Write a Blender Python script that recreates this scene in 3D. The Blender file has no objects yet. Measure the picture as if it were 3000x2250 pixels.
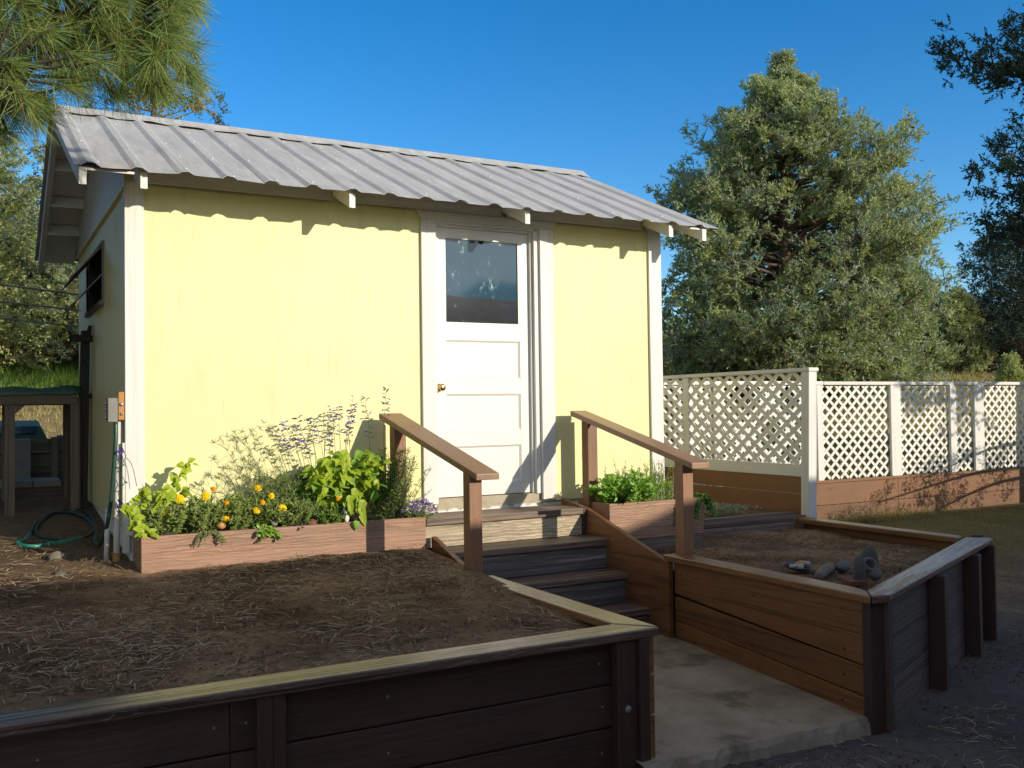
import bpy, bmesh, math, random
import numpy as np
from mathutils import Vector, Matrix, noise as mnoise
random.seed(7)
RNG = np.random.default_rng(11)
SC = bpy.context.scene
COL = SC.collection
R = math.radians

# ------------------------------------------------------------------ scene graph helpers
ORG = {}
def thing(name, label, cat, loc, group=None):
    o = bpy.data.objects.new(name, None); COL.objects.link(o)
    o.empty_display_size = .1
    o.location = loc; o['label'] = label; o['category'] = cat
    if group: o['group'] = group
    ORG[o.name] = Vector(loc)
    return o
def link(name, me, parent=None, loc=None):
    o = bpy.data.objects.new(name, me); COL.objects.link(o)
    if parent is not None:
        o.parent = parent; ORG[o.name] = ORG[parent.name]
    else:
        o.location = loc or (0, 0, 0); ORG[o.name] = Vector(o.location)
    return o
def tag(o, label, cat, group=None):
    o['label'] = label; o['category'] = cat
    if group: o['group'] = group
    return o

class MB:
    """collects polygons in world coordinates, becomes ONE mesh object"""
    def __init__(s): s.v = []; s.f = []; s.m = []; s.sm = []
    def add(s, vs, fs, mi=0, smooth=False):
        b = len(s.v); s.v += [tuple(v) for v in vs]
        for f in fs:
            s.f.append([b + i for i in f]); s.m.append(mi); s.sm.append(smooth)
        return s
    def box(s, x0, x1, y0, y1, z0, z1, mi=0):
        vs = [(x0,y0,z0),(x1,y0,z0),(x1,y1,z0),(x0,y1,z0),(x0,y0,z1),(x1,y0,z1),(x1,y1,z1),(x0,y1,z1)]
        return s.add(vs, [(0,3,2,1),(4,5,6,7),(0,1,5,4),(1,2,6,5),(2,3,7,6),(3,0,4,7)], mi)
    def hexa(s, vs, mi=0):
        return s.add(vs, [(0,3,2,1),(4,5,6,7),(0,1,5,4),(1,2,6,5),(2,3,7,6),(3,0,4,7)], mi)
    def beam(s, p0, p1, w, h, up=(0,0,1), mi=0):
        p0 = Vector(p0); p1 = Vector(p1); d = (p1-p0).normalized()
        sd = d.cross(Vector(up)).normalized(); u = sd.cross(d)
        q = []
        for (a, b) in ((-1,-1),(1,-1),(1,1),(-1,1)):
            q.append(sd*a*w/2 + u*b*h/2)
        return s.hexa([p0+q[0],p0+q[1],p1+q[1],p1+q[0],p0+q[3],p0+q[2],p1+q[2],p1+q[3]], mi)
    def prism(s, poly, axis, a, b, mi=0):
        """poly: 2d points in the two axes other than `axis` (x->(y,z), y->(x,z), z->(x,y))"""
        def P(p, t):
            return (t,p[0],p[1]) if axis=='x' else (p[0],t,p[1]) if axis=='y' else (p[0],p[1],t)
        n = len(poly)
        vs = [P(p,a) for p in poly]+[P(p,b) for p in poly]
        fs = [list(range(n))[::-1], list(range(n,2*n))]+[(i,(i+1)%n,n+(i+1)%n,n+i) for i in range(n)]
        return s.add(vs, fs, mi)
    def tube(s, pts, rad, n=7, mi=0, cap=True):
        pts = [Vector(p) for p in pts]
        if not hasattr(rad, '__len__'): rad = [rad]*len(pts)
        vs = []; prev = None
        for i, p in enumerate(pts):
            t = (pts[min(i+1,len(pts)-1)]-pts[max(i-1,0)])
            t = t.normalized() if t.length > 1e-9 else Vector((0,0,1))
            if prev is None:
                a = t.orthogonal().normalized()
            else:
                a = (prev - t*prev.dot(t)); a = a.normalized() if a.length>1e-6 else t.orthogonal().normalized()
            prev = a; b = t.cross(a)
            for k in range(n):
                an = 2*math.pi*k/n
                vs.append(p + (a*math.cos(an)+b*math.sin(an))*rad[i])
        fs = []
        for i in range(len(pts)-1):
            for k in range(n):
                fs.append((i*n+k, i*n+(k+1)%n, (i+1)*n+(k+1)%n, (i+1)*n+k))
        if cap:
            fs.append(tuple(range(n))[::-1]); fs.append(tuple((len(pts)-1)*n+k for k in range(n)))
        return s.add(vs, fs, mi, True)
    def lathe(s, c, prof, n=18, axis=(0,0,1), mi=0):
        ax = Vector(axis).normalized(); a = ax.orthogonal().normalized(); b = ax.cross(a); c = Vector(c)
        vs = []
        for (r, h) in prof:
            for k in range(n):
                an = 2*math.pi*k/n
                vs.append(c+ax*h+(a*math.cos(an)+b*math.sin(an))*max(r,1e-4))
        fs = [(i*n+k, i*n+(k+1)%n, (i+1)*n+(k+1)%n, (i+1)*n+k) for i in range(len(prof)-1) for k in range(n)]
        return s.add(vs, fs, mi, True)
    def lump(s, c, rx, ry, rz, seed=0, rough=.18, nu=14, nv=9, mi=0, rot=0., sq=1.):
        r = random.Random(seed); ph = [r.uniform(0,6.28) for _ in range(6)]
        vs = []; cr, sr = math.cos(rot), math.sin(rot)
        for j in range(nv+1):
            th = math.pi*j/nv; ct = math.copysign(abs(math.cos(th))**sq, math.cos(th))
            for i in range(nu):
                p = 2*math.pi*i/nu
                k = 1+rough*(math.sin(2*p+ph[0])*math.sin(th)+.6*math.sin(3*p+ph[1]+2*th)*math.sin(th)+.5*math.sin(3*th+ph[2]))
                x, y, z = rx*k*math.sin(th)*math.cos(p), ry*k*math.sin(th)*math.sin(p), rz*k*ct
                vs.append((c[0]+x*cr-y*sr, c[1]+x*sr+y*cr, c[2]+z))
        fs = [(j*nu+i, (j+1)*nu+i, (j+1)*nu+(i+1)%nu, j*nu+(i+1)%nu) for j in range(nv) for i in range(nu)]
        return s.add(vs, fs, mi, True)
    def build(s, name, mats, parent=None, loc=None, bevel=0., org=None):
        o = ORG[parent.name] if parent is not None else Vector(loc or (0,0,0))
        me = bpy.data.meshes.new(name)
        me.from_pydata([(v[0]-o.x, v[1]-o.y, v[2]-o.z) for v in s.v], [], s.f)
        for m in (mats if isinstance(mats,(list,tuple)) else [mats]): me.materials.append(m)
        me.polygons.foreach_set('material_index', s.m)
        me.polygons.foreach_set('use_smooth', s.sm)
        me.update()
        ob = link(name, me, parent, loc)
        if bevel:
            b = ob.modifiers.new('bevel', 'BEVEL'); b.width = bevel; b.segments = 2; b.limit_method = 'ANGLE'; b.angle_limit = R(50)
            b.harden_normals = False
        return ob

def nrm(a):
    return a/np.maximum(np.linalg.norm(a, axis=-1, keepdims=True), 1e-9)
class FB:
    """foliage buffer: many small leaf faces gathered with numpy into ONE mesh"""
    def __init__(s): s.V=[]; s.F4=[]; s.M4=[]; s.n=0
    def quads(s, V, mi):                       # V: (N,4,3)
        N = len(V); s.V.append(V.reshape(-1,3)); s.F4.append((np.arange(N*4)+s.n).reshape(-1,4)); s.n += N*4
        s.M4.append(np.full(N, mi) if np.isscalar(mi) else np.asarray(mi))
    def blades(s, P, A, L, W, mi=0, S=None):   # diamond blades
        N = len(P); A = nrm(A); L = np.broadcast_to(np.asarray(L,float),(N,))[:,None]; W = np.broadcast_to(np.asarray(W,float),(N,))[:,None]
        if S is None: S = nrm(np.cross(A, RNG.normal(size=(N,3))))
        s.quads(np.stack([P, P+A*L*.45+S*W*.5, P+A*L, P+A*L*.45-S*W*.5],1), mi)
    def needles(s, P, A, L, W, bend, mi=0):    # bent strips of two quads
        N = len(P); A = nrm(A); L = np.broadcast_to(np.asarray(L,float),(N,))[:,None]; W = np.broadcast_to(np.asarray(W,float),(N,))[:,None]
        S = nrm(np.cross(A, RNG.normal(size=(N,3)))); B = bend
        m = P+A*L*.5+B*L*.12; e = P+A*L+B*L*.4
        s.quads(np.stack([P-S*W*.5, P+S*W*.5, m+S*W*.5, m-S*W*.5],1), mi)
        s.quads(np.stack([m-S*W*.5, m+S*W*.5, e+S*W*.12, e-S*W*.12],1), mi)
    def leaves(s, P, A, N_, L, W, mi=0, fold=.18, curl=.25, shape=(.32,1.,.72,.75)):
        """folded, curled leaves; P base, A axis, N_ upper normal"""
        N = len(P); A = nrm(A); S = nrm(np.cross(A, N_)); U = np.cross(S, A)
        L = np.broadcast_to(np.asarray(L,float),(N,))[:,None]; W = np.broadcast_to(np.asarray(W,float),(N,))[:,None]
        def c(t): return P+A*L*t-U*L*curl*t*t
        t1, w1, t2, w2 = shape
        b0=c(0); m1=c(t1); m2=c(t2); tp=c(1.)
        l1=m1-S*W*.5*w1+U*W*fold; r1=m1+S*W*.5*w1+U*W*fold
        l2=m2-S*W*.5*w2+U*W*fold*.8; r2=m2+S*W*.5*w2+U*W*fold*.8
        lb=c(.04)-S*W*.5*.42; rb=c(.04)+S*W*.5*.42
        for q in ([b0,m1,l1,lb],[b0,rb,r1,m1],[m1,m2,l2,l1],[m1,r1,r2,m2],[m2,tp,tp-S*W*.02,l2],[m2,r2,tp+S*W*.02,tp]):
            s.quads(np.stack(q,1), mi)
    def build(s, name, mats, parent=None, loc=None, smooth=False):
        o = np.array(ORG[parent.name] if parent is not None else (loc or (0,0,0)))
        V = np.concatenate(s.V)-o; F = np.concatenate(s.F4); M = np.concatenate(s.M4)
        me = bpy.data.meshes.new(name)
        me.vertices.add(len(V)); me.vertices.foreach_set('co', V.astype(np.float32).ravel())
        me.loops.add(F.size); me.loops.foreach_set('vertex_index', F.astype(np.int32).ravel())
        me.polygons.add(len(F)); me.polygons.foreach_set('loop_start', (np.arange(len(F))*4).astype(np.int32))
        for m in (mats if isinstance(mats,(list,tuple)) else [mats]): me.materials.append(m)
        me.polygons.foreach_set('material_index', M.astype(np.int32))
        if smooth: me.polygons.foreach_set('use_smooth', np.ones(len(F),bool))
        me.update(calc_edges=True)
        return link(name, me, parent, loc)

# ------------------------------------------------------------------ materials
def newmat(name):
    m = bpy.data.materials.new(name); m.use_nodes = True
    nt = m.node_tree; b = nt.nodes['Principled BSDF']
    return m, nt, b
def N(nt, typ, **kw):
    n = nt.nodes.new(typ)
    for k, v in kw.items():
        if k.startswith('i_'): n.inputs[k[2:].replace('_',' ')].default_value = v
        else: setattr(n, k, v)
    return n
def c4(c): return (c[0],c[1],c[2],1)
def mixc(nt, fac, a, b, mode='MIX'):
    n = nt.nodes.new('ShaderNodeMix'); n.data_type = 'RGBA'; n.blend_type = mode
    for sock, val in ((n.inputs[0],fac),(n.inputs[6],a),(n.inputs[7],b)):
        if hasattr(val,'is_output'): nt.links.new(val, sock)
        elif isinstance(val,(tuple,list)): sock.default_value = c4(val)
        else: sock.default_value = val
    return n.outputs[2]
def ramp(nt, fac, stops):
    n = nt.nodes.new('ShaderNodeValToRGB'); e = n.color_ramp.elements
    while len(e) < len(stops): e.new(.5)
    for i,(p,c) in enumerate(stops):
        e[i].position = p; e[i].color = c4(c) if hasattr(c,'__len__') else (c,c,c,1)
    nt.links.new(fac, n.inputs[0]); return n.outputs[0]
def coords(nt, scale=(1,1,1), kind='Object', rot=(0,0,0), loc=(0,0,0)):
    t = nt.nodes.new('ShaderNodeTexCoord'); mp = nt.nodes.new('ShaderNodeMapping')
    mp.inputs['Scale'].default_value = scale; mp.inputs['Rotation'].default_value = rot; mp.inputs['Location'].default_value = loc
    nt.links.new(t.outputs[kind], mp.inputs[0]); return mp.outputs[0]
def noise(nt, vec, scale, detail=5, rough=.6, dist=0.):
    n = N(nt,'ShaderNodeTexNoise'); n.inputs['Scale'].default_value = scale; n.inputs['Detail'].default_value = detail
    n.inputs['Roughness'].default_value = rough; n.inputs['Distortion'].default_value = dist
    nt.links.new(vec, n.inputs['Vector']); return n.outputs[0]
def bump(nt, b, h, strength=.3, dist=.01):
    n = N(nt,'ShaderNodeBump'); n.inputs['Strength'].default_value = strength; n.inputs['Distance'].default_value = dist
    nt.links.new(h, n.inputs['Height']); nt.links.new(n.outputs[0], b.inputs['Normal']); return n
def math_(nt, op, a, b=None):
    n = N(nt,'ShaderNodeMath'); n.operation = op
    for i, v in enumerate((a,b)):
        if v is None: continue
        if hasattr(v,'is_output'): nt.links.new(v, n.inputs[i])
        else: n.inputs[i].default_value = v
    return n.outputs[0]

def flat(name, col, rough=.6, metal=0., spec=.5):
    m, nt, b = newmat(name)
    v = coords(nt); n = noise(nt, v, 9, 5)
    k = ramp(nt, n, [(.3,[c*.8 for c in col]),(.7,[min(1,c*1.12) for c in col])])
    nt.links.new(k, b.inputs['Base Color']); b.inputs['Roughness'].default_value = rough
    b.inputs['Metallic'].default_value = metal; b.inputs['Specular IOR Level'].default_value = spec
    bump(nt, b, noise(nt, v, 60, 4), .15, .004)
    return m

def wood(name, col, axis='x', band='z', rough=.55, grain=.35, var=.15, wear=None, wear_at=.56, wear_soft=.06, wrough=None,
         gscale=16., spec=.5, dirt=.35, gcol=.25, cracks=0., board=.14, rotz=0., topwear=False):
    """timber: each board (object) shifts the grain and tone a little; wear, cracks and dirt follow the fibre"""
    m, nt, b = newmat(name)
    oi = N(nt,'ShaderNodeObjectInfo'); off = N(nt,'ShaderNodeVectorMath'); off.operation = 'SCALE'
    cx = N(nt,'ShaderNodeCombineXYZ'); 
    for i in range(3): nt.links.new(oi.outputs['Random'], cx.inputs[i])
    nt.links.new(cx.outputs[0], off.inputs[0]); off.inputs['Scale'].default_value = 37.
    t = N(nt,'ShaderNodeTexCoord'); ad = N(nt,'ShaderNodeVectorMath'); ad.operation = 'ADD'
    src_ = t.outputs['Object']
    if rotz:
        vr = N(nt,'ShaderNodeVectorRotate'); vr.rotation_type = 'Z_AXIS'; vr.inputs['Angle'].default_value = rotz; nt.links.new(src_, vr.inputs['Vector']); src_ = vr.outputs[0]
    nt.links.new(src_, ad.inputs[0]); nt.links.new(off.outputs[0], ad.inputs[1])
    def co_(sc):
        mp = N(nt,'ShaderNodeMapping'); mp.inputs['Scale'].default_value = sc; nt.links.new(ad.outputs[0], mp.inputs[0]); return mp.outputs[0]
    ax = 'xyz'.index(axis)
    def st(along, across): return tuple(along if i == ax else across for i in range(3))
    fib = noise(nt, co_(st(.9, 34)), 2.2, 6, .65, .3)                 # fine fibres
    w = N(nt,'ShaderNodeTexWave'); w.wave_type='BANDS'; w.bands_direction = band.upper(); w.wave_profile = 'SIN'
    w.inputs['Scale'].default_value = gscale*.55; w.inputs['Distortion'].default_value = 11; w.inputs['Detail'].default_value = 4
    w.inputs['Detail Scale'].default_value = 1.3; w.inputs['Detail Roughness'].default_value = .65
    nt.links.new(co_(st(.22, 1)), w.inputs['Vector'])
    big = noise(nt, co_(st(.5, 2.2)), 2.4, 5, .6)
    msk = ramp(nt, noise(nt, co_(st(.4, 2.)), 3.3, 3), [(.38,.15),(.62,1.)])
    lo = [c*(1-var) for c in col]; hi = [min(1,c*(1+var)) for c in col]
    k = ramp(nt, big, [(.3,lo),(.7,hi)])
    gl = math_(nt,'MULTIPLY', ramp(nt, w.outputs[1], [(.30,1.),(.52,0.)]), msk)
    k = mixc(nt, math_(nt,'MULTIPLY', gl, gcol), k, [c*.45 for c in col])
    k = mixc(nt, math_(nt,'MULTIPLY', ramp(nt, fib, [(.40,1.),(.56,0.)]), min(.5,gcol*1.2)), k, [c*.55 for c in col])
    r_out = None
    if wear is not None:
        wn = noise(nt, co_(st(.55, 7.)), 1.9, 9, .72)
        wm = ramp(nt, wn, [(wear_at-wear_soft,0.),(wear_at+wear_soft,1.)])
        if topwear:                      # the coating has worn off the weathered upper face only
            ge = N(nt,'ShaderNodeNewGeometry'); sx = N(nt,'ShaderNodeSeparateXYZ'); nt.links.new(ge.outputs['True Normal'], sx.inputs[0])
            wm = math_(nt,'MULTIPLY', wm, ramp(nt, sx.outputs[2], [(.5,0.),(.8,1.)]))
        wc = mixc(nt, ramp(nt, fib, [(.36,1.),(.56,0.)]), wear, [c*.4 for c in wear])
        wc = mixc(nt, ramp(nt, big, [(.35,.5),(.6,0.)]), wc, [c*.55 for c in wear])
        k = mixc(nt, wm, k, wc); r_out = ramp(nt, wm, [(0.,rough),(1.,wrough if wrough is not None else rough)])
    if cracks:
        cn = noise(nt, co_(st(.35, 26)), 1.5, 4, .55)
        k = mixc(nt, math_(nt,'MULTIPLY', ramp(nt, cn, [(.54,0.),(.60,1.)]), cracks), k, [c*.16 for c in col])
    if dirt:
        d = noise(nt, co_((1,1,1)), 2.6, 7, .68)
        k = mixc(nt, math_(nt,'MULTIPLY',ramp(nt, d, [(.50,0.),(.74,1.)]),dirt), k, [c*.42 for c in col])
    if board:
        hv = N(nt,'ShaderNodeHueSaturation'); nt.links.new(k, hv.inputs['Color'])
        nt.links.new(math_(nt,'ADD', math_(nt,'MULTIPLY', oi.outputs['Random'], 2*board), 1-board), hv.inputs['Value']); k = hv.outputs[0]
    nt.links.new(k, b.inputs['Base Color'])
    if r_out is not None: nt.links.new(r_out, b.inputs['Roughness'])
    else: nt.links.new(ramp(nt, big, [(.3,rough*.85),(.7,min(1,rough*1.2))]), b.inputs['Roughness'])
    b.inputs['Specular IOR Level'].default_value = spec
    h = math_(nt,'ADD', math_(nt,'MULTIPLY',gl,-.7), math_(nt,'MULTIPLY',fib,.7))
    bump(nt, b, h, grain, .006)
    return m

def leafmat(name, c1, c2, trans=.35, rough=.5, spec=.35, c3=None):
    m, nt, b = newmat(name)
    g = N(nt,'ShaderNodeNewGeometry')
    st = [(0.,c1),(1.,c2)] if c3 is None else [(0.,c1),(.6,c2),(1.,c3)]
    k = ramp(nt, g.outputs['Random Per Island'], st)
    b.inputs['Roughness'].default_value = rough; b.inputs['Specular IOR Level'].default_value = spec
    nt.links.new(k, b.inputs['Base Color'])
    t = N(nt,'ShaderNodeBsdfTranslucent')
    nt.links.new(mixc(nt, .5, k, mixc(nt, 1., k, (1.0,1.2,.5), 'MULTIPLY')), t.inputs[0])
    mx = N(nt,'ShaderNodeMixShader'); mx.inputs[0].default_value = trans
    nt.links.new(b.outputs[0], mx.inputs[1]); nt.links.new(t.outputs[0], mx.inputs[2])
    nt.links.new(mx.outputs[0], nt.nodes['Material Output'].inputs[0])
    return m

M = {}
BR = (.265,.135,.075)
M['brown_y'] = wood('brown paint along y', (.225,.094,.037), 'y','z', rough=.42, grain=.2, gcol=.14, dirt=.5, cracks=.5)
M['brown_z'] = wood('brown paint upright', (.275,.135,.072), 'z','x', rough=.5, grain=.25, gcol=.2)
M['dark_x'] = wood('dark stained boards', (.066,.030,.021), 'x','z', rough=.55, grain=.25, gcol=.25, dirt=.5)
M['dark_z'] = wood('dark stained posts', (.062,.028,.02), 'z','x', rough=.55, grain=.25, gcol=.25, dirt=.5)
M['fence_brown'] = wood('brown fence boards', (.195,.088,.038), 'x','z', rough=.6, grain=.2, gcol=.12)
M['fence_brown_y'] = wood('brown boards under lattice', (.235,.105,.038), 'y','z', rough=.5, grain=.2, gcol=.12)
M['planter'] = wood('rough sawn planter paint', (.44,.25,.165), 'x','z', rough=.6, grain=.9, gscale=26, gcol=.5, dirt=.25)
M['planter_y'] = wood('rough sawn planter end', (.38,.215,.14), 'y','z', rough=.6, grain=.7, gscale=26, gcol=.45, dirt=.25)
M['rail'] = wood('handrail paint', (.285,.165,.09), 'y','x', rough=.42, grain=.15, gcol=.1, dirt=.3)
M['cap_x'] = wood('worn wall cap', (.15,.085,.062), 'x','y', rough=.3, grain=.5, wear=(.42,.33,.17), wear_at=.475, wear_soft=.05, wrough=.3, spec=.8, cracks=.95, topwear=True)
M['cap_y'] = wood('worn side cap', (.24,.115,.05), 'y','x', rough=.3, grain=.45, wear=(.42,.31,.16), wear_at=.50, wear_soft=.07, wrough=.34, spec=.8, cracks=.7, topwear=True)
M['cap_brown'] = wood('brown painted cap', (.25,.11,.045), 'y','x', rough=.32, grain=.3, gcol=.2, wear=(.42,.30,.19), wear_at=.60, wear_soft=.04, wrough=.34, spec=.7, cracks=.5, topwear=True)
M['cap_grey'] = wood('peeling grey cap', (.15,.07,.06), 'x','y', rough=.3, grain=.6, wear=(.40,.37,.38), wear_at=.45, wear_soft=.025, wrough=.3, spec=.8, cracks=.8, rotz=R(-24.7), topwear=True)
M['bed_grey'] = wood('dull purple grey boards', (.115,.08,.072), 'x','z', rough=.7, grain=.4, dirt=.5, cracks=.5, rotz=R(-24.7))
M['tread'] = wood('weathered tread', (.20,.13,.095), 'x','y', rough=.5, grain=.6, wear=(.30,.22,.15), wear_at=.55, wear_soft=.08, wrough=.6, cracks=.6)
M['riser_bare'] = wood('bare weathered riser', (.54,.44,.31), 'x','z', rough=.75, grain=1., gscale=24, gcol=.65, var=.22, dirt=.35, cracks=.4)
M['riser_dark'] = wood('dark weathered riser', (.17,.145,.13), 'x','z', rough=.6, grain=.9, gscale=24, gcol=.5, wear=(.36,.34,.32), wear_at=.60, wear_soft=.05, dirt=.4, cracks=.5)
M['timber'] = wood('grey brown timber', (.20,.145,.12), 'x','z', rough=.7, grain=.6, dirt=.5, cracks=.6)
WT = (.74,.715,.665)
M['white_z'] = wood('white trim upright', WT, 'z','x', rough=.5, grain=.12, var=.05, gcol=.05, dirt=.16, board=.03, cracks=.12)
M['white_x'] = wood('white trim level', WT, 'x','z', rough=.5, grain=.12, var=.05, gcol=.05, dirt=.16, board=.03, cracks=.12)
M['white_y'] = wood('white rafter paint', WT, 'y','x', rough=.55, grain=.12, var=.05, gcol=.05, dirt=.22, board=.03)
M['door'] = wood('door paint', (.76,.735,.68), 'x','z', rough=.42, grain=.05, var=.03, gcol=.025, dirt=.08, board=0.)
M['lattice'] = wood('white lattice paint', (.74,.72,.67), 'z','x', rough=.55, grain=.08, var=.08, gcol=.0, dirt=.3, board=0.)
M['rust_x'] = wood('old bench wood', (.19,.15,.105), 'x','z', rough=.8, grain=.6, cracks=.6)
M['rust_z'] = wood('dark rustic post', (.045,.034,.028), 'z','x', rough=.8, grain=.8)
M['bench_z'] = wood('grey bench leg', (.20,.16,.115), 'z','x', rough=.8, grain=.6, cracks=.5)

def plywood():
    m, nt, b = newmat('yellow painted plywood')
    v = coords(nt, (1,1,.13))
    f = noise(nt, coords(nt,(6,6,.35)), 7, 6, .7)
    big = noise(nt, coords(nt,(1,1,.6)), 1.6, 4)
    k = ramp(nt, big, [(.3,(.765,.715,.345)),(.7,(.80,.755,.395))])
    # fine checks and cracks in the veneer that follow the upright grain
    cr = ramp(nt, noise(nt, coords(nt,(9,9,.55),loc=(1,0,2)), 4.4, 3, .5), [(.645,0.),(.69,1.)])
    k = mixc(nt, math_(nt,'MULTIPLY',cr,.4), k, (.46,.40,.19))
    st = ramp(nt, noise(nt, coords(nt,(2.2,2.2,.5),loc=(4,4,1)), 2.6, 7, .7), [(.53,0.),(.74,1.)])
    k = mixc(nt, math_(nt,'MULTIPLY',st,.5), k, (.46,.43,.27))
    nt.links.new(k, b.inputs['Base Color']); b.inputs['Roughness'].default_value = .5
    bump(nt, b, math_(nt,'ADD', f, math_(nt,'MULTIPLY',cr,-.6)), .22, .005)
    return m
M['ply'] = plywood()

def metalroof():
    m, nt, b = newmat('weathered galvanised sheet')
    v = coords(nt, (1,.25,.25))
    n = noise(nt, v, 8, 8, .75); n2 = noise(nt, coords(nt,(1,1,1)), 1.4, 4)
    k = ramp(nt, n, [(.3,(.40,.395,.385)),(.55,(.53,.525,.515)),(.75,(.64,.63,.62))])
    k = mixc(nt, ramp(nt, n2, [(.45,0.),(.75,.4)]), k, (.42,.415,.41))
    fl_ = ramp(nt, noise(nt, coords(nt,(1,.6,1)), 26, 3, .5), [(.70,0.),(.74,1.)])        # lime and bird specks
    k = mixc(nt, math_(nt,'MULTIPLY',fl_,.8), k, (.80,.80,.78))
    dk_ = ramp(nt, noise(nt, coords(nt,(4,.35,1),loc=(3,1,0)), 3, 6, .7), [(.54,0.),(.72,1.)])
    k = mixc(nt, math_(nt,'MULTIPLY',dk_,.35), k, (.25,.235,.22))
    nt.links.new(k, b.inputs['Base Color']); b.inputs['Metallic'].default_value = .1
    b.inputs['Roughness'].default_value = .6
    bump(nt, b, noise(nt, coords(nt,(1,.5,.5)), 14, 3), .25, .006)
    return m
M['metal'] = metalroof()
M['screw'] = flat('zinc screw head', (.62,.62,.62), .5, .3)
M['galv'] = flat('galvanised steel', (.45,.46,.47), .45, .7)
M['concrete'] = None
def concrete():
    m, nt, b = newmat('aged concrete')
    v = coords(nt); n = noise(nt, v, 3, 8, .7); n2 = noise(nt, v, 45, 5)
    k = ramp(nt, n, [(.30,(.20,.15,.105)),(.47,(.32,.25,.18)),(.70,(.40,.33,.25))])
    st = ramp(nt, noise(nt, coords(nt,(1,1,1),loc=(5,3,1)), 2.4, 7,.66), [(.56,0.),(.66,1.)])
    k = mixc(nt, math_(nt,'MULTIPLY',st,.75), k, (.10,.075,.05))
    k = mixc(nt, math_(nt,'MULTIPLY',ramp(nt, n2, [(.62,0.),(.72,1.)]),.6), k, (.12,.10,.08))
    nt.links.new(k, b.inputs['Base Color']); b.inputs['Roughness'].default_value = .75
    bump(nt, b, math_(nt,'ADD',n,n2), .5, .01); return m
M['concrete'] = concrete()
def foundation():
    m, nt, b = newmat('rough foundation concrete')
    v = coords(nt); n = noise(nt, v, 9, 8, .7)
    k = ramp(nt, n, [(.3,(.33,.28,.20)),(.7,(.50,.43,.32))])
    z = N(nt,'ShaderNodeSeparateXYZ'); t = N(nt,'ShaderNodeTexCoord'); nt.links.new(t.outputs['Object'], z.inputs[0])
    e = math_(nt,'ADD', z.outputs[2], math_(nt,'MULTIPLY', noise(nt, v, 14, 5), .10))
    k = mixc(nt, ramp(nt, e, [(.052,1.),(.066,0.)]), k, (.78,.76,.72))      # white mineral bloom along the foot
    nt.links.new(k, b.inputs['Base Color']); b.inputs['Roughness'].default_value = .9
    bump(nt, b, n, .7, .01); return m
M['found'] = foundation()

def soil(name, c1, c2, c3, sc=1.):
    m, nt, b = newmat(name)
    v = coords(nt, kind='Object')
    n1 = noise(nt, v, 1.7*sc, 7, .68); n2 = noise(nt, v, 22*sc, 7, .75); n3 = noise(nt, v, 90*sc, 3)
    k = ramp(nt, n1, [(.3,c1),(.52,c2),(.72,c3)])
    k = mixc(nt, ramp(nt, n2, [(.50,0.),(.66,.75)]), k, [c*.35 for c in c1])
    k = mixc(nt, ramp(nt, n3, [(.68,0.),(.74,.6)]), k, [min(1,c*2.0) for c in c3])
    nt.links.new(k, b.inputs['Base Color']); b.inputs['Roughness'].default_value = .95
    b.inputs['Specular IOR Level'].default_value = .15
    bump(nt, b, math_(nt,'ADD',n2,math_(nt,'MULTIPLY',n3,.5)), .8, .02); return m
M['soil'] = soil('dry brown bed soil', (.07,.04,.022),(.235,.145,.082),(.42,.28,.165))
M['potsoil'] = soil('dark potting soil', (.03,.02,.014),(.05,.035,.025),(.07,.05,.035), 3)

def groundmat():
    m, nt, b = newmat('yard ground')
    t = N(nt,'ShaderNodeTexCoord'); sp = N(nt,'ShaderNodeSeparateXYZ'); nt.links.new(t.outputs['Object'], sp.inputs[0])
    v = coords(nt)
    n1 = noise(nt, v, .8, 7, .65); n2 = noise(nt, v, 20, 7, .75); n3 = noise(nt, v, 70, 3)
    dirt = ramp(nt, n1, [(.3,(.12,.078,.048)),(.5,(.22,.145,.085)),(.72,(.33,.22,.13))])
    grav = ramp(nt, n1, [(.3,(.085,.075,.068)),(.7,(.17,.15,.135))])
    dry = ramp(nt, noise(nt, v, .35, 6), [(.3,(.24,.17,.085)),(.55,(.40,.30,.15)),(.75,(.33,.31,.13))])
    green = ramp(nt, noise(nt, v, 1.1, 6), [(.3,(.15,.115,.055)),(.7,(.26,.21,.085))])
    wob = math_(nt,'ADD', sp.outputs[1], math_(nt,'MULTIPLY', math_(nt,'SUBTRACT', n1, .5), 3.))
    xr = math_(nt,'ADD', sp.outputs[0], math_(nt,'MULTIPLY', math_(nt,'SUBTRACT', n1, .5), 1.))
    fr = math_(nt,'MULTIPLY', ramp(nt, math_(nt,'DIVIDE',xr,10.), [(.28,0.),(.34,1.)]), ramp(nt, math_(nt,'DIVIDE',wob,10.), [(.45,1.),(.60,0.)]))
    k = mixc(nt, fr, dirt, grav)
    gr = math_(nt,'MULTIPLY', ramp(nt, math_(nt,'DIVIDE',xr,10.), [(.68,0.),(.76,1.)]), ramp(nt, math_(nt,'DIVIDE',wob,10.), [(.60,0.),(.68,1.)]))
    k = mixc(nt, gr, k, green)
    fd = ramp(nt, math_(nt,'DIVIDE',wob,20.), [(.49,0.),(.56,1.)])
    k = mixc(nt, fd, k, dry)
    k = mixc(nt, ramp(nt, n2, [(.50,0.),(.66,.6)]), k, (.04,.03,.022))
    k = mixc(nt, ramp(nt, n3, [(.66,0.),(.73,.6)]), k, (.36,.32,.27))
    nt.links.new(k, b.inputs['Base Color']); b.inputs['Roughness'].default_value = .95
    b.inputs['Specular IOR Level'].default_value = .15
    bump(nt, b, math_(nt,'ADD',n2,math_(nt,'MULTIPLY',n3,.5)), .8, .02); return m
M['ground'] = groundmat()
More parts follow.
